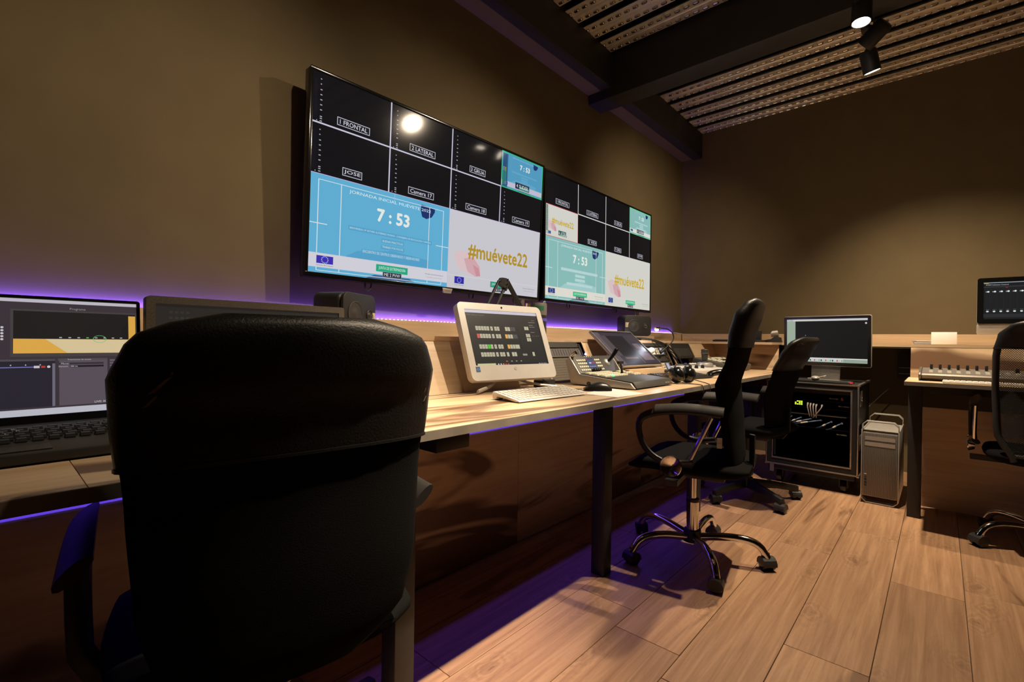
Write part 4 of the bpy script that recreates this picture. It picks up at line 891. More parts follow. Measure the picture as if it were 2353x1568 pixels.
# ---- camera joystick controller
pc = thing('camera_controller', 'white camera control panel with a dark joystick on a silver dome', 'controller', (3.16, 1.185, ZD), rad(-14))
B().prism([(-0.075, 0.003), (-0.078, 0.032), (-0.06, 0.044), (0.075, 0.056), (0.08, 0.05), (0.08, 0.003)], lambda u, v, h: Vector((h, u, v)), -0.19, 0.19).build('housing', M_WHITE, pc, bevel=0.004)
for x in (-0.15, -0.085, -0.02): B().cyl((x, -0.045, 0.044), (x, -0.046, 0.064), 0.012, 0.010, 14).build('rotary_knob', M_BLACK, pc, smooth=40)
B().lathe([(0.055, 0.0), (0.054, 0.012), (0.048, 0.024), (0.034, 0.028), (0.0, 0.028)], (0.10, 0.02, 0.050), 24).build('dome', M_SILVER, pc, smooth=40)
B().lathe([(0.024, 0.0), (0.022, 0.008), (0.013, 0.013), (0.018, 0.018), (0.0205, 0.045), (0.023, 0.075), (0.024, 0.086), (0.021, 0.090), (0.0, 0.091)], (0.10, 0.02, 0.076), 20).build('joystick', M_DKGREY, pc, smooth=40)
B().lathe([(0.0246, 0.060), (0.0246, 0.066)], (0.10, 0.02, 0.076), 20).build('joystick_ring', M_GREY, pc)
# ---- two slanted key panels behind it
for i, (x, y, lb) in enumerate(((3.335, 1.335, 'slanted grey key panel behind the camera controller, showing a pale key'), (3.44, 1.31, 'slanted panel with white printed keys behind the camera controller'))):
    t = thing('key_panel', lb, 'control panel', (x, y, ZD), rad(-10)); m = M_GREY if i == 0 else M_PAPER
    B().prism([(-0.035, 0), (0.035, 0), (0.035, 0.055), (0.028, 0.058), (-0.035, 0.012)], lambda u, v, h: Vector((h, u, v)), -0.05, 0.05).build('case', M_DKGREY, t, bevel=0.002)
    for r in range(2 if i == 0 else 3):
        for c in range(2 if i == 0 else 3): B().cbox((-0.03+c*(0.06/(1 if i == 0 else 2)), -0.02+r*0.020, 0.026+r*0.0145), (0.040 if i == 0 else 0.026, 0.015, 0.006), rot3(rad(36), 0, 0)).build('key', m, t)
# ---- triangular grey stand leaning in front of them
o = B().prism([(-0.045, 0.0), (0.05, 0.0), (-0.005, 0.062), (-0.016, 0.060)], lambda u, v, h: Vector((u, h, v)), -0.03, 0.03).build('tablet_stand', M_GREY, bevel=0.002); o.location = (3.215, 1.33, ZD); o.rotation_euler = (0, 0, rad(-15)); tag(o, 'small triangular grey stand behind the camera controller knobs', 'stand')
# ---- small white device with knob
sd = thing('knob_box', 'small white box with a cream knob beside the camera controller', 'controller', (3.435, 1.175, ZD), rad(-10))
B().cbox((0, 0, 0.017), (0.062, 0.045, 0.030)).build('case', M_WHITE, sd, bevel=0.006); B().cyl((-0.008, 0, 0.032), (-0.008, 0, 0.054), 0.014, 0.012, 16).build('knob', M_WHITE, sd, smooth=40); B().cbox((0.012, -0.0232, 0.017), (0.022, 0.002, 0.008)).build('logo_plate', M_DKGREY, sd)
# ---- console box behind the chrome chair
mb = thing('lighting_console', 'dark grey console box with rows of pale keys by the desk end', 'console', (3.78, 1.235, ZD), rad(-6))
def cons_ring(x): return [Vector((x, y, z)) for y, z in ((-0.125, 0.004), (-0.135, 0.048), (-0.12, 0.056), (0.125, 0.098), (0.135, 0.09), (0.13, 0.004))]
B().loft([cons_ring(-0.20), cons_ring(0.20)]).build('housing', M_GREY, mb, bevel=0.004)
for r in range(5):
    for c in range(12):
        if r in (1, 2) and 4 < c < 9: continue
        yy = -0.09+r*0.038; B().cbox((-0.165+c*0.029, yy, 0.064+(yy+0.11)*0.17), (0.020, 0.020, 0.006), rot3(rad(9.7), 0, 0)).build('key', M_BTN if (r+c) % 7 else M_GREY, mb)
B().cbox((0.0, -0.03, 0.081), (0.10, 0.05, 0.008), rot3(rad(9.7), 0, 0)).build('handle_block', M_BLACK, mb, bevel=0.002)
for k in range(4): B().cyl((-0.201, -0.06+k*0.04, 0.035), (-0.2035, -0.06+k*0.04, 0.035), 0.006, n=10).build('socket', M_BLACK, mb)
for k in range(2): B().cyl((-0.12+k*0.2, -0.131, 0.026), (-0.12+k*0.2, -0.1345, 0.026), 0.007, n=10).build('socket', M_BLACK, mb)
# ---- connectors and adapters scattered in front of the touch display
for i, (x, y, c, lb) in enumerate(((2.555, 1.215, (190, 150, 80), 'small brass connector lying below the touch display'), (2.60, 1.215, (200, 110, 110), 'small red and white adapter below the touch display'), (2.655, 1.22, (120, 110, 190), 'small violet adapter below the touch display'), (2.72, 1.225, (150, 146, 140), 'small silver adapter below the touch display'))):
    o = B().cyl((0, -0.02, 0.009), (0, 0.012, 0.009), 0.008, n=10).cyl((0, 0.012, 0.009), (0, 0.03, 0.009), 0.005, n=8).build('connector', mat('adapter_%d' % i, rgb(*c), 0.35, metal=0.3), smooth=40); o.location = (x, y, ZD+0.0005); o.rotation_euler = (0, 0, rad(20-15*i)); tag(o, lb, 'connector')
# ================================================================== ON THE SHELF
def speaker(x, y, yaw, lb, W=0.215, H=0.150, D=0.125, pad=0.0):
    z0 = ZL+pad
    s_ = thing('loudspeaker', lb, 'loudspeaker', (x, y, z0), yaw, 'black desk loudspeakers')
    B().prism(rrect(W, H, 0.03, 6, 0, H/2), lambda u, v, h: Vector((u, h, v)), 0.014, D).build('cabinet', M_BLACK, s_, bevel=0.014, bseg=4)
    fb = B().prism(rrect(W, H, 0.03, 6, 0, H/2), lambda u, v, h: Vector((u, h, v)), 0.0, 0.012).build('front_baffle', M_BLACK, s_, bevel=0.004)
    for nm, cx, r in (('woofer', -0.035, 0.046), ('tweeter', 0.060, 0.020)):
        M = Matrix.Translation((cx, 0, H/2)) @ Euler((rad(90), 0, 0)).to_matrix().to_4x4()
        B().lathe([(r, 0.0), (r, 0.003), (r*0.93, 0.004), (r*0.88, 0.0015), (r*0.5, -0.008*0), (r*0.35, 0.003), (0, 0.005)], n=24, M=M).build(nm, M_DKGREY, fb, smooth=40)
    return s_
s1 = speaker(0.925, 1.575, rad(28), 'black loudspeaker on the shelf beside the dark monitor')
p = Pic(0.026, 0.034); p.rect(0, 0, 1, 1, mat('cream_sticker', rgb(210, 196, 160), 0.6), 0); p.text(0.5, 0.5, 0.5, 'R', mat('sticker_print', rgb(110, 100, 80), 0.6), 1); p.build('sticker', s1, (0.088, -0.001, 0.068))
s2 = speaker(3.185, 1.632, rad(-33), 'black loudspeaker on a foam pad under the teal wall screen', pad=0.031)
p = Pic(0.026, 0.034); p.rect(0, 0, 1, 1, mat('cream_sticker', rgb(210, 196, 160), 0.6), 0); p.text(0.5, 0.5, 0.5, 'L', mat('sticker_print', rgb(110, 100, 80), 0.6), 1); p.build('sticker', s2, (-0.088, -0.001, 0.080))
o = B().cbox((0, 0, 0.015), (0.25, 0.15, 0.030)).build('foam_pad', mat('cork_foam', (0.30, 0.20, 0.12, 1), 0.9, noise=(120, 0.35)), bevel=0.003); o.location = (3.20, 1.675, ZL+0.0005); o.rotation_euler = (0, 0, rad(-33)); tag(o, 'brown foam pad under the far loudspeaker', 'foam pad')
# microphone boom arm
ba = thing('boom_arm', 'black folding microphone boom arm rising behind the white computer', 'microphone arm', (1.62, 1.60, ZL))
Y0 = 1.60; A = Vector((1.715, Y0, 1.245)); Bp = Vector((1.60, Y0, 1.06)); Cp = Vector((1.905, Y0, 1.03))
for off in (Vector((-0.035, 0, 0.0)), Vector((0.012, 0, -0.018))): B().tube([A+off, Bp+off*1.15], 0.0075, 6, 0).build('lower_bar', M_BLACKMETAL, ba, world=True)
B().prism([(-0.045, -0.012), (-0.02, 0.018), (0.012, 0.018), (0.032, -0.005), (0.012, -0.045), (-0.006, -0.03)], lambda u, v, h: Vector((A.x+u, Y0+h, A.z+v)), -0.010, 0.010).build('joint_plate', M_BLACKMETAL, ba, world=True)
for off in (Vector((0.012, 0.0, 0.010)), Vector((0.030, 0.0, 0.006))): B().tube([A+off, Cp+off], 0.0085, 6, 0).build('upper_bar', M_BLACKMETAL, ba, world=True)
for u, v in ((-0.035, 0.0), (0.004, -0.03), (0.012, -0.012), (0.018, 0.012)): B().cyl((A.x+u, Y0-0.014, A.z+v), (A.x+u, Y0-0.010, A.z+v), 0.004, n=8).build('bolt', M_CHROME, ba, world=True)
B().tube([Bp+Vector((-0.02, 0, 0.0)), (1.585, Y0, 0.985)], 0.010, 8).build('post', M_BLACKMETAL, ba, world=True)
B().box(1.555, 1.615, Y0-0.03, Y0+0.03, ZL+0.0005, ZL+0.02).build('clamp', M_BLACKMETAL, ba, bevel=0.003, world=True)
# flask with a grey and green sleeve
bo = thing('flask', 'dark flask with grey sleeve and green label on the shelf between the wall screens', 'flask', (2.065, 1.66, ZL+0.0005))
B().lathe([(0.0, 0.0), (0.042, 0.0), (0.046, 0.006), (0.046, 0.095), (0.0, 0.095)], n=24).build('body', M_BLACK, bo, smooth=40)
B().lathe([(0.0465, 0.095), (0.0475, 0.103), (0.0465, 0.110)], n=24).build('violet_ring', mat('violet_ring_plastic', (0.12, 0.08, 0.55, 1), 0.4), bo, smooth=40)
B().lathe([(0.047, 0.128), (0.047, 0.182), (0.044, 0.195), (0.0, 0.195)], n=24).build('sleeve', mat('grey_sleeve', (0.16, 0.14, 0.125, 1), 0.5), bo, smooth=40)
B().lathe([(0.0465, 0.110), (0.0465, 0.128)], n=24).build('band', M_BLACK, bo, smooth=40)
b = B(); n_ = 8; b.loft([[Vector((0.0475*math.cos(a), 0.0475*math.sin(a), z)) for a in [rad(-165+i*9) for i in range(n_)]] for z in (0.152, 0.178)], cap=False)
b.f = [f for f in b.f if abs(f[0]-f[1]) == 1 and abs(f[2]-f[3]) == 1]; b.m = b.m[:len(b.f)]
b.build('green_label', mat('green_label', rgb(40, 110, 80), 0.5), bo)
B().tube([(0.012, -0.03, 0.195), (0.03, -0.02, 0.206), (0.045, 0.0, 0.203), (0.05, 0.01, 0.192)], 0.006, 8, 1).build('lid_clip', M_CHROME, bo, smooth=60)
B().cyl((-0.052, 0, 0.09), (-0.052, 0, 0.20), 0.006, n=8).build('strap', M_BLACK, bo)
# cream wall plate strip behind the boom arm
o = B().box(2.27, 2.31, 1.9255, 1.929, 1.10, 1.19).build('wall_tag', mat('cream_card', rgb(190, 160, 120), 0.7)); o.location = (0, 0.0195, 0); tag(at_base(o), 'cream strip fixed to the wall under the gap between the screens', 'wall plate')
# cable from the led strip end
cable('led_lead', 'white lead running down from the far end of the led strip', [(4.50, 1.93, 1.052), (4.53, 1.90, 1.050), (4.50, 1.80, 1.03), (4.40, 1.70, 0.995), (4.30, 1.62, 0.978)], 0.0035, M_CABLEW)
# things on the shelf at the far corner
k3 = thing('keyboard', 'black keyboard lying on the far corner shelf', 'keyboard', (4.42, 1.30, ZL+0.0005), rad(90))
B().cbox((0, 0, 0.009), (0.42, 0.13, 0.016)).build('shell', M_BLACK, k3, bevel=0.004)
for r in range(5): B().cbox((0, -0.045+r*0.022, 0.0185), (0.39, 0.016, 0.003)).build('key_row', M_DKGREY, k3)
o = B().cbox((0, 0, 0.06), (0.05, 0.05, 0.12)).build('radio_base', M_BLACK, bevel=0.004); o.location = (4.52, 1.36, ZL+0.0005); tag(o, 'small upright black box on the far corner shelf', 'box')
o = B().cbox((0, 0, 0.05), (0.04, 0.055, 0.10)).build('charger_base', M_BLACK, bevel=0.004); o.location = (4.55, 1.19, ZL+0.0005); tag(o, 'small black charger half hidden behind the chrome chair headrest', 'charger')
tr = thing('tape_dispenser', 'dark tape dispenser with a crumpled paper slip on the far corner shelf', 'tape dispenser', (4.42, 1.035, ZL+0.0005), rad(80))
B().prism([(-0.06, 0), (0.06, 0), (0.055, 0.02), (0.01, 0.028), (-0.02, 0.05), (-0.05, 0.04)], lambda u, v, h: Vector((u, h, v)), -0.03, 0.03).build('base', M_BLACK, tr, bevel=0.003)
B().add([(-0.03, -0.03, 0.05), (0.03, -0.025, 0.045), (0.012, 0.03, 0.075), (-0.045, 0.025, 0.085), (-0.02, -0.02, 0.10), (0.02, -0.015, 0.095)], [(0, 1, 2, 3), (3, 2, 5, 4)]).build('paper_slip', M_PAPER, tr)
# ================================================================== OFFICE CHAIRS
def mesh_mat():
    if 'chair_mesh' in MATS: return MATS['chair_mesh']
    m = bpy.data.materials.new('chair_mesh'); m.use_nodes = True; nt = m.node_tree; L = nt.links.new
    b = nt.nodes['Principled BSDF']; b.inputs['Base Color'].default_value = (0.006, 0.006, 0.006, 1); b.inputs['Roughness'].default_value = 0.8
    tc = node(nt, 'ShaderNodeTexCoord'); mp = node(nt, 'ShaderNodeMapping'); mp.inputs['Rotation'].default_value = (0, rad(45), 0); L(tc.outputs['Object'], mp.inputs[0])
    sx = node(nt, 'ShaderNodeSeparateXYZ'); L(mp.outputs[0], sx.inputs[0]); out = []
    for k in ('X', 'Z'):
        a = node(nt, 'ShaderNodeMath', _operation='MULTIPLY'); a.inputs[1].default_value = 2*PI/0.0056; L(sx.outputs[k], a.inputs[0])
        s = node(nt, 'ShaderNodeMath', _operation='SINE'); L(a.outputs[0], s.inputs[0]); out.append(s)
    mn = node(nt, 'ShaderNodeMath', _operation='MINIMUM'); L(out[0].outputs[0], mn.inputs[0]); L(out[1].outputs[0], mn.inputs[1])
    lt = node(nt, 'ShaderNodeMath', _operation='LESS_THAN'); lt.inputs[1].default_value = -0.25; L(mn.outputs[0], lt.inputs[0])
    L(lt.outputs[0], b.inputs['Alpha'])
    MATS['chair_mesh'] = m; return m
def back_ring(z, yc, hw, th, bend, n=28, p=4.0):
    """one cross-section of a backrest: flat rounded slab whose edges come forward by `bend`"""
    out = []
    for i in range(n):
        a = 2*PI*i/n; c, s = math.cos(a), math.sin(a)
        x = hw*math.copysign(abs(c)**(2/p), c); y = th/2*math.copysign(abs(s)**(2/2.5), s)
        out.append(Vector((x, yc+y+bend*(x/hw if hw else 0)**2*(hw/0.24)**2, z)))
    return out
def spline(keys, z):
    for (z0, *a), (z1, *b) in zip(keys, keys[1:]):
        if z <= z1:
            t = (z-z0)/(z1-z0); t = t*t*(3-2*t)*0.5+t*0.5; return [p+(q-p)*t for p, q in zip(a, b)]
    return list(keys[-1][1:])
def back_part(keys, z0, z1, n, grow=0.0):
    b = B(); b.loft([back_ring(z, *(lambda k: (k[0], k[1]+grow, k[2]+2*grow, k[3]))(spline(keys, z))) for z in [z0+(z1-z0)*i/n for i in range(n+1)]]); return b
def caster(t, x, y, ang, leg=None):
    f = Vector((math.cos(ang), math.sin(ang), 0)); s_ = Vector((-f.y, f.x, 0)); c = Vector((x, y, 0.026))
    wh = B().cyl(c+s_*0.006, c+s_*0.026, 0.026, n=18).cyl(c-s_*0.006, c-s_*0.026, 0.026, n=18).build('caster_wheel', M_GLOSSBLACK, t, bevel=0.003)
    b = B(); hood = []
    for k in range(9):
        a = rad(-10+k*25); hood.append((0.030*math.cos(a), 0.030*math.sin(a)))
    hood += [(-0.020, -0.004), (0.018, -0.004)]
    b.prism(hood, lambda u, v, h: c+f*u+Vector((0, 0, v))+s_*h, -0.028, 0.028); b.cyl(c+Vector((0, 0, 0.02)), c+Vector((0, 0, 0.045)), 0.010, n=10)
    hd_ = b.build('caster_hood', M_BLACK, t)
    if leg: sub_of(leg, wh, hd_)
def chair_base(t, R, off, chrome, z_hub=0.095):
    for k in range(5):
        a = rad(off+72*k); d = Vector((math.cos(a), math.sin(a), 0))
        if chrome: lg = B().tube([d*0.03+Vector((0, 0, z_hub)), d*(R*0.55)+Vector((0, 0, z_hub+0.022)), d*(R*0.88)+Vector((0, 0, z_hub+0.012)), d*(R*1.0)+Vector((0, 0, 0.050))], 0.0165, 12, 2).build('leg', M_CHROME, t, smooth=60)
        else:
            s_ = Vector((-d.y, d.x, 0)); rings = []
            for q, w_, z, h in ((0.03, 0.024, 0.090, 0.050), (R*0.6, 0.019, 0.083, 0.038), (R+0.012, 0.017, 0.066, 0.034)): rings.append([d*q+s_*w_*sx+Vector((0, 0, z+h/2*sz)) for sx, sz in ((-1, -1), (1, -1), (0.75, 1), (-0.75, 1))])
            lg = B().loft(rings).build('leg', M_BLACK, t, bevel=0.003)
        caster(t, d.x*R, d.y*R, a+PI/2+0.9*k, lg)
    B().cyl((0, 0, z_hub-0.02), (0, 0, z_hub+0.03), 0.042, 0.036, 20).build('hub', M_BLACK, t, smooth=40)
def chair(loc, rot, lb, chrome=True, seat_z=0.48, keys=None, cap_from=0.85, top=1.15, bot=0.45, R=0.295, off=0, mesh=False, arm='loop', arm_z=0.69, sw_=0.245, cap_grow=0.004, name='office_chair', seat_d=0.24):
    t = thing(name, lb, 'chair', (loc[0], loc[1], 0), rot, 'black office chairs')
    chair_base(t, R, off, chrome)
    if chrome:
        B().cyl((0, 0, 0.12), (0, 0, 0.25), 0.026, n=20).build('column_cover', M_CHROME, t, smooth=40); B().cyl((0, 0, 0.25), (0, 0, 0.262), 0.028, n=20).build('collar', M_BLACK, t, smooth=40); B().cyl((0, 0, 0.25), (0, 0, seat_z-0.09), 0.0145, n=16).build('gas_column', M_CHROME, t, smooth=40)
    else: B().cyl((0, 0, 0.10), (0, 0, seat_z-0.10), 0.028, 0.022, 18).build('gas_column', M_BLACK, t, smooth=40)
    B().cbox((0, -0.02, seat_z-0.085), (0.17, 0.24, 0.035)).build('mechanism', M_BLACK, t, bevel=0.005)
    # seat cushion with rolled front
    rings = []
    for i in range(13):
        u = i/12; y = -seat_d+u*2*seat_d; w_ = sw_*(0.90+0.10*math.sin(PI*min(1, u*1.15))); w_ *= (1-0.20*max(0, (u-0.82)/0.18)**2)*(1-0.20*max(0, (0.10-u)/0.10)**2); drop = 0.030*max(0, (u-0.75)/0.25)**2; th = 0.066*(1-0.65*abs(2*u-1)**8)
        rings.append([Vector((w_*math.copysign(abs(math.cos(a))**0.45, math.cos(a)), y, seat_z-0.036-drop+th/2*math.copysign(abs(math.sin(a))**0.7, math.sin(a))+0.010*(abs(math.cos(a))**2))) for a in [2*PI*k/24 for k in range(24)]])
    B().loft(rings).build('seat', M_FABRIC, t, smooth=60)
    keys = keys or [(0.45, -0.215, 0.17, 0.030, 0.03), (0.62, -0.205, 0.205, 0.035, 0.035), (0.80, -0.190, 0.215, 0.045, 0.035), (0.93, -0.205, 0.225, 0.040, 0.035), (1.05, -0.225, 0.220, 0.055, 0.035), (1.13, -0.245, 0.185, 0.050, 0.03), (1.15, -0.250, 0.150, 0.020, 0.02)]
    if mesh:
        # open frame of side rails with a woven panel between
        zs = [bot+(cap_from-bot)*i/14 for i in range(15)]
        for sd in (-1, 1): B().tube([Vector((sd*(spline(keys, z)[1]-0.010), spline(keys, z)[0]+spline(keys, z)[3]*(spline(keys, z)[1]/0.24)**2, z)) for z in zs], 0.013, 8).build('back_frame', M_BLACK, t, smooth=60)
        vs = []; nx = 12
        for z in zs:
            k = spline(keys, z)
            for i in range(nx+1): x = (k[1]-0.012)*(2*i/nx-1); vs.append(Vector((x, k[0]+k[3]*(x/0.24)**2, z)))
        B().add(vs, [(j*(nx+1)+i, j*(nx+1)+i+1, (j+1)*(nx+1)+i+1, (j+1)*(nx+1)+i) for j in range(14) for i in range(nx)]).build('back_mesh', mesh_mat(), t, smooth=60)
        zl = bot+0.02; k = spline(keys, zl); B().tube([(-k[1]+0.02, k[0]+k[3], zl), (0, k[0], zl), (k[1]-0.02, k[0]+k[3], zl)], 0.014, 8, 1).build('back_frame', M_BLACK, t, smooth=60)
    else: back_part(keys, bot, cap_from+0.01, 12).build('backrest', M_FABRIC, t, smooth=60)
    hc = back_part(keys, cap_from, top, 14, cap_grow).build('headrest_cap', M_LEATHER, t, smooth=60)
    k = spline(keys, cap_from+0.002); B().loft([back_ring(cap_from-0.003, k[0], k[1]+cap_grow+0.002, k[2]+2*cap_grow+0.004, k[3]), back_ring(cap_from+0.002, k[0], k[1]+cap_grow+0.002, k[2]+2*cap_grow+0.004, k[3])]).build('piping', M_LEATHER, hc, smooth=60)
    B().tube([(0, -0.10, seat_z-0.085), (0, -0.235, seat_z-0.07), (0, -0.235, seat_z+0.10)], 0.018, 8, 1, 0.5).build('back_bracket', M_BLACK, t, smooth=60)
    for sd in (-1, 1):
        x = sd*(sw_+0.028)
        if arm == 'loop':
            A_ = [(x, -0.150, arm_z-0.004), (x, -0.02, arm_z+0.002), (x, 0.11, arm_z-0.016), (x, 0.175, arm_z-0.055), (x, 0.150, arm_z-0.17), (x, 0.06, arm_z-0.225), (x*0.98, -0.05, arm_z-0.205)]
            ar = B().tube(A_, 0.019, 10, 2, 0.62).build('armrest', M_BLACK, t, smooth=60)
            B().tube([(x, -0.160, arm_z+0.004), (x, -0.02, arm_z+0.012), (x, 0.10, arm_z-0.004)], 0.024, 10, 2, 0.35).build('arm_pad', M_DKGREY, ar, smooth=60)
            B().cyl((x, -0.115, arm_z-0.02), (x, -0.040, arm_z-0.195), 0.0085, n=12).build('arm_strut', M_CHROME, t, smooth=40)
            M = Matrix.Translation((x+sd*0.016, 0.03, arm_z-0.225)) @ Euler((0, rad(90*sd), 0)).to_matrix().to_4x4()
            B().lathe([(0.0, -0.02), (0.034, -0.02), (0.041, -0.004), (0.043, 0.004), (0.040, 0.007), (0.030, 0.003), (0.0, 0.001)], n=26, M=M).build('chrome_cap', M_CHROME, t, smooth=40)
            B().cbox((x*0.62, 0.03, seat_z-0.08), (abs(x)*0.85, 0.05, 0.022)).build('arm_bracket', M_BLACK, t)
        else:
            B().tube([(x, -0.16, arm_z-0.004), (x, 0.0, arm_z+0.004), (x, 0.15, arm_z-0.012)], 0.030, 12, 2, 0.36).build('arm_pad', M_BLACK, t, smooth=60)
            B().tube([(x, -0.03, arm_z-0.008), (x, -0.03, arm_z-0.10), (x*0.98, -0.03, seat_z-0.04), (x*0.75, -0.03, seat_z-0.082), (x*0.3, -0.03, seat_z-0.085)], 0.022, 8, 1, 0.55).build('arm_post', M_BLACK, t, smooth=60)
    return t
# chrome chair in the middle of the room
KA = [(0.47, -0.185, 0.175, 0.045, 0.03), (0.62, -0.175, 0.205, 0.050, 0.035), (0.79, -0.155, 0.215, 0.060, 0.035), (0.90, -0.195, 0.215, 0.045, 0.035), (0.99, -0.205, 0.205, 0.065, 0.035), (1.075, -0.225, 0.195, 0.075, 0.035), (1.125, -0.245, 0.165, 0.055, 0.03), (1.140, -0.252, 0.120, 0.012, 0.02)]
ca = chair((2.137, 0.816), rad(10), 'high-backed black chair with chrome star base and arm struts in mid-room', True, 0.475, KA, 0.945, 1.140, 0.47, 0.298, -8, False, 'loop', 0.690)
p = Pic(0.020, 0.042); p.rect(0, 0, 1, 1, M_PAPER, 0); p.text(0.5, 0.5, 0.8, 'MODEL', mat('sticker_print', rgb(110, 100, 80), 0.6), 1, h=0.12); o = p.build('care_tag', ca); o.matrix_basis = Matrix.Translation((-0.196, -0.135, 0.56)) @ Euler((0, 0, rad(-70))).to_matrix().to_4x4()
# chair beyond it with black base
KB = [(0.48, -0.190, 0.19, 0.045, 0.03), (0.65, -0.200, 0.215, 0.050, 0.035), (0.80, -0.245, 0.215, 0.050, 0.035), (0.90, -0.290, 0.215, 0.060, 0.035), (0.965, -0.325, 0.20, 0.062, 0.035), (0.990, -0.340, 0.165, 0.045, 0.03), (1.0, -0.345, 0.12, 0.012, 0.02)]
chair((3.213, 0.893), rad(-5), 'low black chair with black plastic star base in front of the equipment case', False, 0.48, KB, 0.81, 1.0, 0.48, 0.290, -50, False, 'tee', 0.655)
# near chair seen from behind
KC = [(0.41, -0.245, 0.10, 0.03, 0.02), (0.46, -0.25, 0.185, 0.045, 0.012), (0.56, -0.25, 0.212, 0.050, 0.012), (0.72, -0.24, 0.224, 0.050, 0.012), (0.84, -0.245, 0.237, 0.055, 0.012), (0.90, -0.255, 0.240, 0.065, 0.012), (0.94, -0.260, 0.225, 0.065, 0.012), (0.968, -0.264, 0.205, 0.055, 0.012), (0.984, -0.268, 0.155, 0.040, 0.025), (0.993, -0.270, 0.11, 0.014, 0.02)]
cc = chair((0.388, 1.022), rad(-8.5), 'big black leather chair in the left foreground, seen from behind', False, 0.455, KC, 0.775, 0.993, 0.41, 0.29, 20, False, 'tee', 0.625, 0.250, 0.005)
# worn spots on the near chair's leather cap, where the surface has rubbed through
M_WORN = mat('rubbed_leather', (0.16, 0.12, 0.085, 1), 0.8, noise=(90, 0.3))
for i, (x, z, w_, h_, sl) in enumerate(((-0.188, 0.892, 0.006, 0.022, 0.5), (-0.198, 0.870, 0.004, 0.014, 0.4), (-0.176, 0.908, 0.003, 0.005, 0), (0.222, 0.862, 0.004, 0.008, 0), (0.224, 0.845, 0.004, 0.010, 0.2))):
    vs = []
    for dx, dz in ((-w_, -h_), (w_*0.6, -h_*0.7), (w_, h_*0.4), (w_*0.7, h_), (-w_*0.4, h_*0.6)):
        xx = x+dx*0.7+dz*sl; k = spline(KC, z+dz*0.6); u = max(-0.999, min(0.999, xx/(k[1]+0.005))); th_ = (k[2]+0.01)/2*(1-abs(u)**4)**(0.4)
        vs.append(Vector((xx, k[0]-th_-0.0012+k[3]*u*u*((k[1]+0.005)/0.24)**2, z+dz*0.6)))
    B().add(vs, [tuple(range(5))]).build('worn_spot', M_WORN, cc)
# mesh chair at the right desk
KD = [(0.44, -0.245, 0.16, 0.03, 0.02), (0.56, -0.245, 0.215, 0.035, 0.035), (0.76, -0.235, 0.222, 0.030, 0.035), (0.93, -0.25, 0.222, 0.035, 0.035), (1.02, -0.265, 0.205, 0.050, 0.035), (1.065, -0.285, 0.165, 0.045, 0.03), (1.082, -0.292, 0.11, 0.012, 0.02)]
chair((3.36, -0.405), rad(-90), 'black mesh-backed chair with chrome base, cut off at the right edge', True, 0.48, KD, 0.955, 1.082, 0.44, 0.292, 65, True, 'loop', 0.695)
# ================================================================== EQUIPMENT CASE WITH MONITOR
M_CASE = mat('black_laminate_case', (0.010, 0.010, 0.011, 1), 0.5, noise=(60, 0.2))
M_ALU = mat('aluminium_edge', (0.42, 0.38, 0.34, 1), 0.32, metal=0.9, noise=(15, 0.1))
CX0, CX1, CY0, CY1, CZ0, CZ1 = 3.70, 4.26, 0.375, 0.905, 0.125, 0.704
rc = thing('rack_case', 'black wheeled rack case with aluminium edges full of video equipment', 'rack case', (3.98, 0.645, 0))
for y0, y1, z0, z1 in ((CY0, CY1, CZ1-0.012, CZ1), (CY0, CY1, CZ0, CZ0+0.012)): B().box(CX0, CX1, y0, y1, z0, z1).build('panel', M_CASE, rc, world=True)
for y0, y1 in ((CY0, CY0+0.012), (CY1-0.012, CY1)): B().box(CX0, CX1, y0, y1, CZ0+0.012, CZ1-0.012).build('panel', M_CASE, rc, world=True)
B().box(CX1-0.012, CX1, CY0+0.012, CY1-0.012, CZ0+0.012, CZ1-0.012).build('panel', M_CASE, rc, world=True)
e = 0.009
def frame_bars(x, y0, y1, z0, z1, nm, th=0.008):
    B().box(x-th, x, y0, y1, z1-e, z1).build(nm, M_ALU, rc, bevel=0.002, world=True); B().box(x-th, x, y0, y1, z0, z0+e).build(nm, M_ALU, rc, bevel=0.002, world=True)
    B().box(x-th, x, y0, y0+e, z0+e, z1-e).build(nm, M_ALU, rc, bevel=0.002, world=True); B().box(x-th, x, y1-e, y1, z0+e, z1-e).build(nm, M_ALU, rc, bevel=0.002, world=True)
frame_bars(CX0, CY0, CY1, CZ0, CZ1, 'edge_profile'); frame_bars(CX0+0.004, CY0+0.036, CY1-0.036, CZ0+0.042, CZ1-0.036, 'rim_profile')
B().box(CX0, CX0+0.02, CY0+e, CY1-e, CZ0+e, CZ0+0.042).box(CX0, CX0+0.02, CY0+e, CY1-e, CZ1-0.036, CZ1-e).box(CX0, CX0+0.02, CY0+e, CY0+0.036, CZ0+0.042, CZ1-0.036).box(CX0, CX0+0.02, CY1-0.036, CY1-e, CZ0+0.042, CZ1-0.036).build('front_frame', M_CASE, rc, world=True)
for y, z in ((CY0, CZ0), (CY0, CZ1), (CY1, CZ0), (CY1, CZ1)): B().box(CX0-0.0005, CX1+0.001, y-0.006 if y == CY0 else y-0.010, y+0.010 if y == CY0 else y+0.006, z-0.006 if z == CZ0 else z-0.010, z+0.010 if z == CZ0 else z+0.006).build('edge_profile', M_ALU, rc, bevel=0.002, world=True)
for z in (CZ0+0.16, CZ0+0.44): B().box(CX0+0.02, CX0+0.10, CY0-0.006, CY0-0.0005, z, z+0.10).build('latch', M_ALU, rc, bevel=0.003, world=True); B().cyl((CX0+0.06, CY0-0.011, z+0.05), (CX0+0.06, CY0-0.006, z+0.05), 0.014, n=12).build('latch_turn', M_CHROME, rc, world=True)
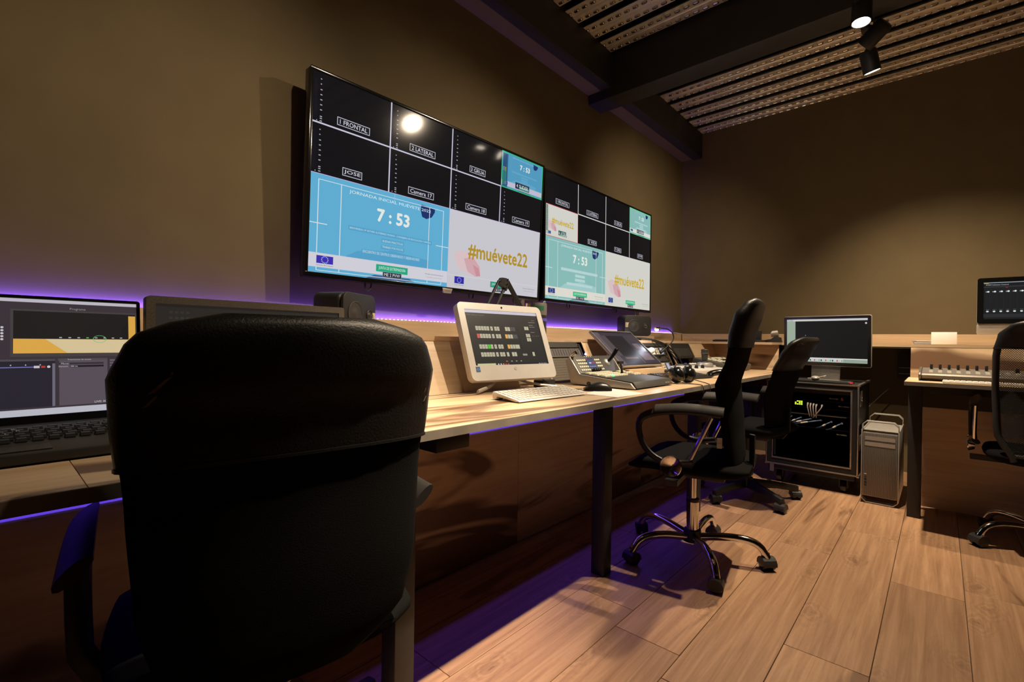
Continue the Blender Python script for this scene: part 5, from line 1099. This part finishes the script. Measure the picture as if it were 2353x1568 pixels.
B().box(CX0-0.012, CX0-0.0085, CY1-0.055, CY1-0.030, CZ0-0.05, CZ0+0.01).build('hinge_plate', M_ALU, rc, world=True)
B().box(CX0, CX1, CY0+0.02, CY1-0.02, 0.092, CZ0-0.001).build('wheel_board', M_CASE, rc, world=True)
for x in (CX0+0.06, CX1-0.06):
    for y in (CY0+0.08, CY1-0.08):
        B().cyl((x, y-0.016, 0.042), (x, y+0.016, 0.042), 0.042, n=20).build('caster_wheel', M_GLOSSBLACK, rc, bevel=0.004, world=True); B().box(x-0.03, x+0.03, y-0.024, y-0.018, 0.035, 0.092).box(x-0.03, x+0.03, y+0.018, y+0.024, 0.035, 0.092).build('caster_fork', M_BLACKMETAL, rc, world=True)
FX = CX0+0.045
RY0, RY1 = CY0+0.040, CY1-0.040
def runit(z0, z1, nm, lb, m, dx=0.0, deep=0.32):
    t = thing(nm, lb, 'rack unit', (FX+0.1, (RY0+RY1)/2, z0)); B().box(FX+dx, FX+deep, RY0+0.012, RY1-0.012, z0+0.002, z1-0.002).box(FX+dx, FX+dx+0.003, RY0, RY1, z0+0.001, z1-0.001).build('housing', m, t, world=True)
    for y in (RY0+0.007, RY1-0.007):
        for z in (z0+0.010, z1-0.010): B().cyl((FX+dx-0.003, y, z), (FX+dx, y, z), 0.004, n=8).build('screw', M_CHROME, t, world=True)
    return t
def rprint(t, y, z, wd, txt, m, x=FX-0.0004):
    p = Pic(wd, wd*0.2); p.text(0.5, 0.5, 0.98, txt, m, 0); o = p.build('lettering', t); o.matrix_basis = root_matrix(t).inverted() @ (Matrix.Translation((x, y, z)) @ Euler((0, 0, rad(-90))).to_matrix().to_4x4())
MW = MATS['white_print']
b = B().box(FX+0.002, FX+0.30, RY0, RY1, 0.632, 0.672); o = b.build('drawer_gap', M_BLACK, rc, world=True)
u = runit(0.582, 0.630, 'recorder', 'dark grey video recorder, topmost unit in the rack case', M_DKGREY); rprint(u, RY0+0.10, 0.603, 0.05, 'Blackmagic', MW); rprint(u, RY0+0.055, 0.603, 0.012, 'B', mat('orange_print', rgb(220, 130, 50), 0.5)); rprint(u, RY1-0.05, 0.606, 0.045, 'Hub Pro', MW)
u = runit(0.532, 0.580, 'network_switch', 'network switch with yellow-green lit display and white plugs in the rack case', M_CASE)
for r, row in enumerate(('0111', '1010', '1111')):
    for c, ch in enumerate(row):
        if ch == '1' or c == 3: B().box(FX-0.0012, FX-0.0002, RY1-0.135-c*0.012, RY1-0.126-c*0.012, 0.566-r*0.010, 0.573-r*0.010).build('lit_segment', mat('yellow_green_segment', (0.2, 0.25, 0.02, 1), 0.4, emit=(0.62, 0.85, 0.05, 1), estr=1.6), u, world=True)
rprint(u, RY0+0.045, 0.556, 0.06, 'PRO-VIDEO', MW)
runit(0.492, 0.530, 'blank_panel', 'blank black panel under the white plugs in the rack case', M_CASE)
for k in range(5):
    y = RY1-0.205-(k if k < 4 else 4.9)*0.0165; z = 0.560-0.002*k
    c_ = thing('network_cable', 'white network cable hanging from the rack case, %s' % ('leftmost', 'second from the left', 'third from the left', 'fourth from the left', 'rightmost, crossing to the left')[k], 'cable', (FX-0.02, y, z-0.08), 0, 'white network cables')
    B().cbox((FX-0.009, y, z), (0.018, 0.010, 0.014)).build('plug', M_WHITE, c_, bevel=0.002, world=True)
    yo = y+(-0.012+0.004*k if k < 4 else 0.05); B().tube([(FX-0.018, y, z), (FX-0.032, y, z-0.012), (FX-0.030, (y+yo)/2, z-0.05), (FX-0.012, yo, z-0.085)], 0.0036, 6, 2).build('jacket', M_CABLEW, c_, smooth=60, world=True)
u = runit(0.400, 0.490, 'patch_bay', 'black patch bay with a bright top edge and blue-white cables in the rack case', M_CASE)
B().box(FX-0.006, FX, RY0+0.03, RY1-0.005, 0.484, 0.488).build('bright_edge', M_ALU, u, world=True)
M_BLUEC = mat('blue_cable_jacket', (0.05, 0.10, 0.22, 1), 0.45)
for k in range(7):
    y = RY1-0.055-k*0.057; ye = RY1-0.085+0.004*k if k < 5 else y+0.085; z = 0.470-0.0035*k
    c_ = thing('coax_cable', 'blue video cable with white tag plugged into the rack case, %s from the left' % ('first', 'second', 'third', 'fourth', 'fifth', 'sixth', 'seventh')[k], 'cable', (FX-0.02, y, z-0.06), 0, 'blue video cables')
    B().cyl((FX-0.016, y, z), (FX, y, z), 0.0065, n=12).build('plug', M_CHROME, c_, world=True)
    pts = [Vector((FX-0.018, y, z)), Vector((FX-0.040, y+(ye-y)*0.25, z-0.012)), Vector((FX-0.045, y+(ye-y)*0.7, z-0.030-0.002*k)), Vector((FX-0.006, ye, z-0.052))]
    B().tube(pts, 0.0038, 6, 2).build('jacket', M_BLUEC, c_, smooth=60, world=True)
    a, b_ = pts[1]*0.8+pts[2]*0.2, pts[1]*0.4+pts[2]*0.6; B().cyl(a, b_, 0.0052, n=10).build('tag', M_CABLEW, c_, world=True)
u = runit(0.172, 0.398, 'drawer_unit', 'large plain black drawer at the bottom of the rack case', M_CASE); rprint(u, RY0+0.055, 0.372, 0.055, 'PRO-VIDEO', MW)
# monitor on the case
tm = thing('monitor', 'wide monitor with black border and aluminium rim standing on the rack case', 'monitor', (3.99, 0.607, CZ1+0.0005), rad(-99.9))
def tmh():
    sw_, sh_, cz = flat_frame(tm, 0.54, 0.349, 0.019, M_GLOSSBLACK, 0.020, 0.010, 0.024, M_SILVER)
    B().prism(rrect(0.546, 0.355, 0.012, 4), lambda u, v, h: Vector((u, h, v)), 0.004, 0.012).build('rim', M_SILVER, tm, bevel=0.002)
    p = Pic(sw_, sh_); k = 0.91
    p.rect(0, 0, 1, 1, (20, 21, 22, k), 0); p.rect(0, 0, 1, 0.045, (206, 206, 206, k), 1); p.rect(0, 0.045, 0.115, 0.90, (158, 176, 158, k), 1); p.rect(0, 0.935, 1, 1, (150, 168, 150, k), 1)
    p.rect(0, 0.90, 1, 0.93, (212, 214, 212, k), 1); p.rect(0, 0.93, 0.72, 0.985, (206, 210, 208, k), 2)
    for i in range(18): p.rect(0.22+i*0.028, 0.94, 0.238+i*0.028, 0.975, ((200, 90, 80, k), (180, 190, 210, k), (120, 170, 120, k), (60, 64, 66, k), (190, 200, 220, k))[i % 5], 3)
    p.rect(0.97, 0.09, 0.99, 0.125, (214, 214, 214, k), 2); p.ell(0.25, 0.38, 0.004, (220, 220, 220, k), 2); p.text(0.05, 0.022, 0.08, 'Finder', (90, 90, 90, k), 2)
    p.build('screen', tm, (0, 0.0012, cz))
screen_thing(tm, (0, 0, 0.984-CZ1), rad(2.0), tmh)
B().prism([(0.012, 0.0), (0.020, 0.0), (0.032, 0.19), (0.024, 0.19)], lambda u, v, h: Vector((h, u, v)), -0.09, 0.09).build('stand', M_GREY, tm, bevel=0.002); B().cbox((0, -0.04, 0.004), (0.18, 0.18, 0.008)).build('foot', M_SILVER, tm, bevel=0.003)
kk = thing('keyboard', 'flat black keyboard on top of the rack case', 'keyboard', (3.785, 0.60, CZ1+0.0005), rad(-97))
B().cbox((0, 0, 0.007), (0.36, 0.12, 0.012)).build('shell', M_BLACK, kk, bevel=0.003)
for r in range(5):
    for c in range(16): B().cbox((-0.162+c*0.0216, -0.045+r*0.0225, 0.0145), (0.018, 0.018, 0.003)).build('key', M_DKGREY, kk)
o = thing('mouse', 'small silver-grey mouse lying on the keyboard on the rack case', 'mouse', (3.77, 0.625, CZ1+0.0175), rad(-80)); B().ball((0, 0, 0.012), (0.026, 0.048, 0.014)).build('shell', M_SILVER, o, smooth=60); cable('mouse_lead', 'grey lead of the mouse on the rack case', [(3.80, 0.675, CZ1+0.022), (3.84, 0.60, CZ1+0.035), (3.90, 0.58, CZ1+0.045), (3.93, 0.60, CZ1+0.03)], 0.002, M_CABLEW)
o = B().cyl((0, 0, 0), (0, 0, 0.010), 0.016, 0.013, 14).build('push_button', mat('red_plastic', (0.45, 0.02, 0.03, 1), 0.4), smooth=40); o.location = (3.725, 0.425, CZ1+0.0065); tag(o, 'small red button on the front edge of the rack case', 'button')
# ================================================================== ALUMINIUM TOWER COMPUTER
tw = thing('tower_computer', 'perforated aluminium tower computer with curved handles on the floor', 'computer', (3.85, 0.262, 0), 0)
M_PERF = hole_mat('perforated_aluminium', (0.36, 0.32, 0.27, 1), 260, 0.40, 0.45, 0.5)
TWx, TWd = 0.088, 0.245
def tl(x, y, z): return Vector((y, -x, z))       # front faces -X
B().box(-TWd+0.004, TWd-0.004, -TWx+0.006, TWx-0.006, 0.045, 0.430).build('chassis', M_SILVER, tw)
B().box(-TWd-0.001, -TWd+0.004, -TWx+0.008, TWx-0.008, 0.048, 0.427).build('front_grille', M_PERF, tw, bevel=0.002)
for z in (0.385, 0.350): B().box(-TWd-0.0035, -TWd-0.001, -TWx+0.016, TWx-0.016, z, z+0.022).build('drive_door', M_SILVER, tw)
for sd in (-1, 1): B().box(-TWd, TWd, sd*TWx-0.003, sd*TWx+0.003, 0.030, 0.445).build('side_panel', M_SILVER, tw, bevel=0.002)
for x in (-TWd+0.03, TWd-0.03):
    for z0, z1 in ((0.445, 0.498), (0.030, 0.004)):
        s_ = 1 if z1 > z0 else -1; pts = [(x, -TWx, z0), (x, -TWx, z1-s_*0.022), (x, -TWx+0.022, z1), (x, TWx-0.022, z1), (x, TWx, z1-s_*0.022), (x, TWx, z0)]
        b = B(); rings = []
        for q in pts: rings.append([Vector((q[0]+dx, q[1]*(1 if dz == 0 else 0.97), q[2]+(dz*0.004 if abs(q[2]-z0) > 0.01 else 0))) for dx, dz in ((-0.028, 0), (0.028, 0), (0.028, -s_), (-0.028, -s_))])
        b.loft(rings).build('handle' if s_ > 0 else 'foot', M_SILVER, tw, smooth=50)
B().box(-TWd+0.05, TWd-0.05, -TWx+0.004, TWx-0.004, 0.430, 0.436).build('top_plate', M_SILVER, tw)
for k in range(5): B().box(-TWd-0.0030, -TWd-0.001, 0.062, 0.073, 0.175-k*0.018, 0.175-k*0.018+(0.004 if k < 2 else 0.010)).build('port', M_BLACK if k else M_WHITE, tw)
# ================================================================== AUDIO DESK THINGS
mx = thing('audio_mixer', 'silver audio control surface with a row of black fader knobs on the right desk', 'mixer', (3.46, -0.245, RZ+0.0005), rad(-90))
ML = 0.33
B().prism([(-0.105, 0.004), (-0.125, 0.016), (-0.128, 0.030), (-0.115, 0.040), (0.10, 0.062), (0.115, 0.055), (0.115, 0.004)], lambda u, v, h: Vector((h, u, v)), -ML+0.012, ML-0.012).build('housing', M_PEWTER, mx, bevel=0.003)
for sd in (-1, 1): B().prism([(-0.105, 0.002), (-0.128, 0.014), (-0.131, 0.032), (-0.115, 0.044), (0.10, 0.066), (0.118, 0.058), (0.118, 0.002)], lambda u, v, h: Vector((h, u, v)), sd*(ML-0.012), sd*ML).build('end_cheek', M_PEWTER, mx, bevel=0.003)
B().add([Vector((x, y, z)) for y, z in ((-0.108, 0.0412), (0.098, 0.0625)) for x in (-ML+0.014, ML-0.014)], [(0, 1, 3, 2)]).build('top_sheet', M_GREY, mx)
for k in range(12):
    x = -ML+0.05+k*0.036
    if k < 8: B().cbox((x, 0.055, 0.072), (0.012, 0.020, 0.026)).build('fader_knob', M_BLACK, mx, bevel=0.003)
    B().cbox((x, -0.03, 0.0515), (0.016, 0.012, 0.006)).build('lit_key', M_BTN, mx); B().cbox((x, -0.075, 0.0465), (0.016, 0.012, 0.006)).build('lit_key', M_WHITE if k > 7 else M_BTN, mx)
    if k > 8: B().cbox((x, 0.03, 0.066), (0.014, 0.05, 0.024)).build('fader_knob', M_BLACK, mx, bevel=0.003)
wk = thing('keyboard', 'slim white keyboard at the front edge of the right desk', 'keyboard', (3.262, -0.22, RZ+0.0005), rad(-90))
B().cbox((0, 0, 0.005), (0.42, 0.11, 0.010)).build('shell', M_WHITE, wk, bevel=0.003)
for r in range(5):
    for c in range(19): B().cbox((-0.198+c*0.022, -0.042+r*0.021, 0.0112), (0.018, 0.017, 0.0026)).build('key', M_KEYW, wk)
im = thing('all_in_one_computer', 'silver-chinned desktop computer showing a fader page on the right desk shelf', 'computer', (3.86, -0.42, ZL), rad(-87))
def imh():
    sw_, sh_, cz = flat_frame(im, 0.53, 0.262, 0.026, M_GLOSSBLACK, 0.012, 0.012, 0.026, M_SILVER)
    p = Pic(sw_, sh_); k = 0.91
    p.rect(0, 0, 1, 1, (30, 32, 34, k), 0); p.rect(0.0, 0.0, 1, 0.02, (150, 160, 170, k), 1); p.text(0.115, 0.068, 0.19, 'ATEM Software Control', (190, 196, 200, k), 2); p.rect(0, 0.11, 1, 0.135, (54, 56, 60, k), 1)
    p.rect(0.005, 0.022, 0.045, 0.036, (190, 150, 60, k), 1); p.rect(0, 0.86, 1, 0.95, (44, 46, 50, k), 1); p.rect(0.185, 0.148, 0.205, 0.158, (180, 50, 60, k), 2)
    for i in range(17):
        u = 0.035+i*0.0565; p.rect(u-0.016, 0.24, u+0.010, 0.268, (150, 156, 160, k), 2); p.ell(u+0.006, 0.252, 0.010, (226, 232, 232, k), 3, n=10); p.rect(u-0.012, 0.738, u+0.014, 0.745, (120, 126, 130, k), 2); p.ell(u, 0.79, 0.012, (214, 222, 222, k), 3, k=0.8, n=10); p.rect(u+0.020, 0.14, u+0.0215, 0.84, (46, 48, 52, k), 1)
    p.build('screen', im, (0, 0.0012, cz))
screen_thing(im, (0, 0, 1.2225-ZL), rad(-1.5), imh)
B().prism(rrect(0.53, 0.066, 0.012, 4), lambda u, v, h: Vector((u, h, v+1.060-ZL)), -0.001, 0.012).build('chin', M_SILVER, im, bevel=0.002)
B().prism([(0.05, 0.0), (0.06, 0.0), (0.035, 0.17), (0.022, 0.17)], lambda u, v, h: Vector((h, u, v)), -0.08, 0.08).build('stand', M_SILVER, im, bevel=0.002); B().cbox((0, 0.0, 0.004), (0.18, 0.17, 0.007)).build('foot', M_SILVER, im, bevel=0.003)
o = B().box(-0.03, 0.03, -0.058, 0.058, 0, 0.075).build('paper_block', M_PAPER, bevel=0.001); o.location = (3.93, -0.016, ZL); tag(o, 'small white card box standing on the right desk shelf', 'box')
t = thing('document_tray', 'low stack of clear-sleeved papers on the right desk shelf', 'papers', (4.02, 0.060, ZL))
for k in range(4): B().cbox((0.004*k, 0.003*(k % 2), 0.003+k*0.0055), (0.20, 0.13, 0.004), rot3(0, 0, rad(3*k))).build('sleeve', M_PAPER if k % 2 else M_GREY, t)
# wall rack and cable in the dark behind the desks
o = B().box(XB-0.06, XB-0.001, 0.04, 0.24, 0.72, 0.90).build('wall_socket_box', M_BLACK, bevel=0.003); tag(at_base(o), 'black socket box on the back wall under the shelf', 'socket box')
for z in (0.745, 0.79): B().box(XB-0.066, XB-0.0605, 0.05, 0.23, z, z+0.006).build('rail', M_ALU, o).location = -o.location
cable('wall_cable', 'thin grey cable slung along the back wall behind the rack case', [(4.62, 0.17, 0.74), (4.60, 0.30, 0.62), (4.55, 0.42, 0.46), (4.50, 0.50, 0.40)], 0.004, M_GREY)
cable('floor_cable', 'blue and grey cable on the floor behind the right desk leg', [(4.05, 0.03, 0.02), (3.92, 0.06, 0.01), (3.80, 0.085, 0.008), (3.74, 0.115, 0.007)], 0.006, M_BLUEC)
# ================================================================== UNDER THE LONG DESK
for i, (lb, pts) in enumerate((('thin cable drooping under the long desk beside the near chair', [(0.05, 1.45, 0.60), (0.15, 1.44, 0.575), (0.25, 1.44, 0.575), (0.33, 1.455, 0.60)]), ('thin cable drooping under the long desk left of the middle leg', [(1.30, 1.44, 0.64), (1.38, 1.43, 0.60), (1.42, 1.44, 0.59), (1.46, 1.45, 0.64)]), ('thin cable under the long desk near the first leg', [(1.05, 1.45, 0.62), (1.12, 1.44, 0.57), (1.18, 1.45, 0.56)]), ('thin cable under the long desk right of the middle leg', [(2.2, 1.44, 0.64), (2.35, 1.42, 0.60), (2.5, 1.43, 0.62), (2.7, 1.44, 0.60)]))):
    cable('cable', lb, pts, 0.0035, M_CABLEW)
o = B().box(0, 0.11, 0, 0.07, -0.045, 0).build('junction_box', M_BLACK, bevel=0.003); o.location = (0.735, 0.90, ZD-0.0225); tag(o, 'small black box screwed under the desk edge beside the near chair', 'box')
o = B().cyl((0, 0, -0.05), (0, 0, 0), 0.009, n=10).build('desk_hook', M_DKGREY, smooth=40); o.location = (1.27, 1.08, ZD-0.0225); tag(o, 'short grey peg hanging under the long desk', 'hook')
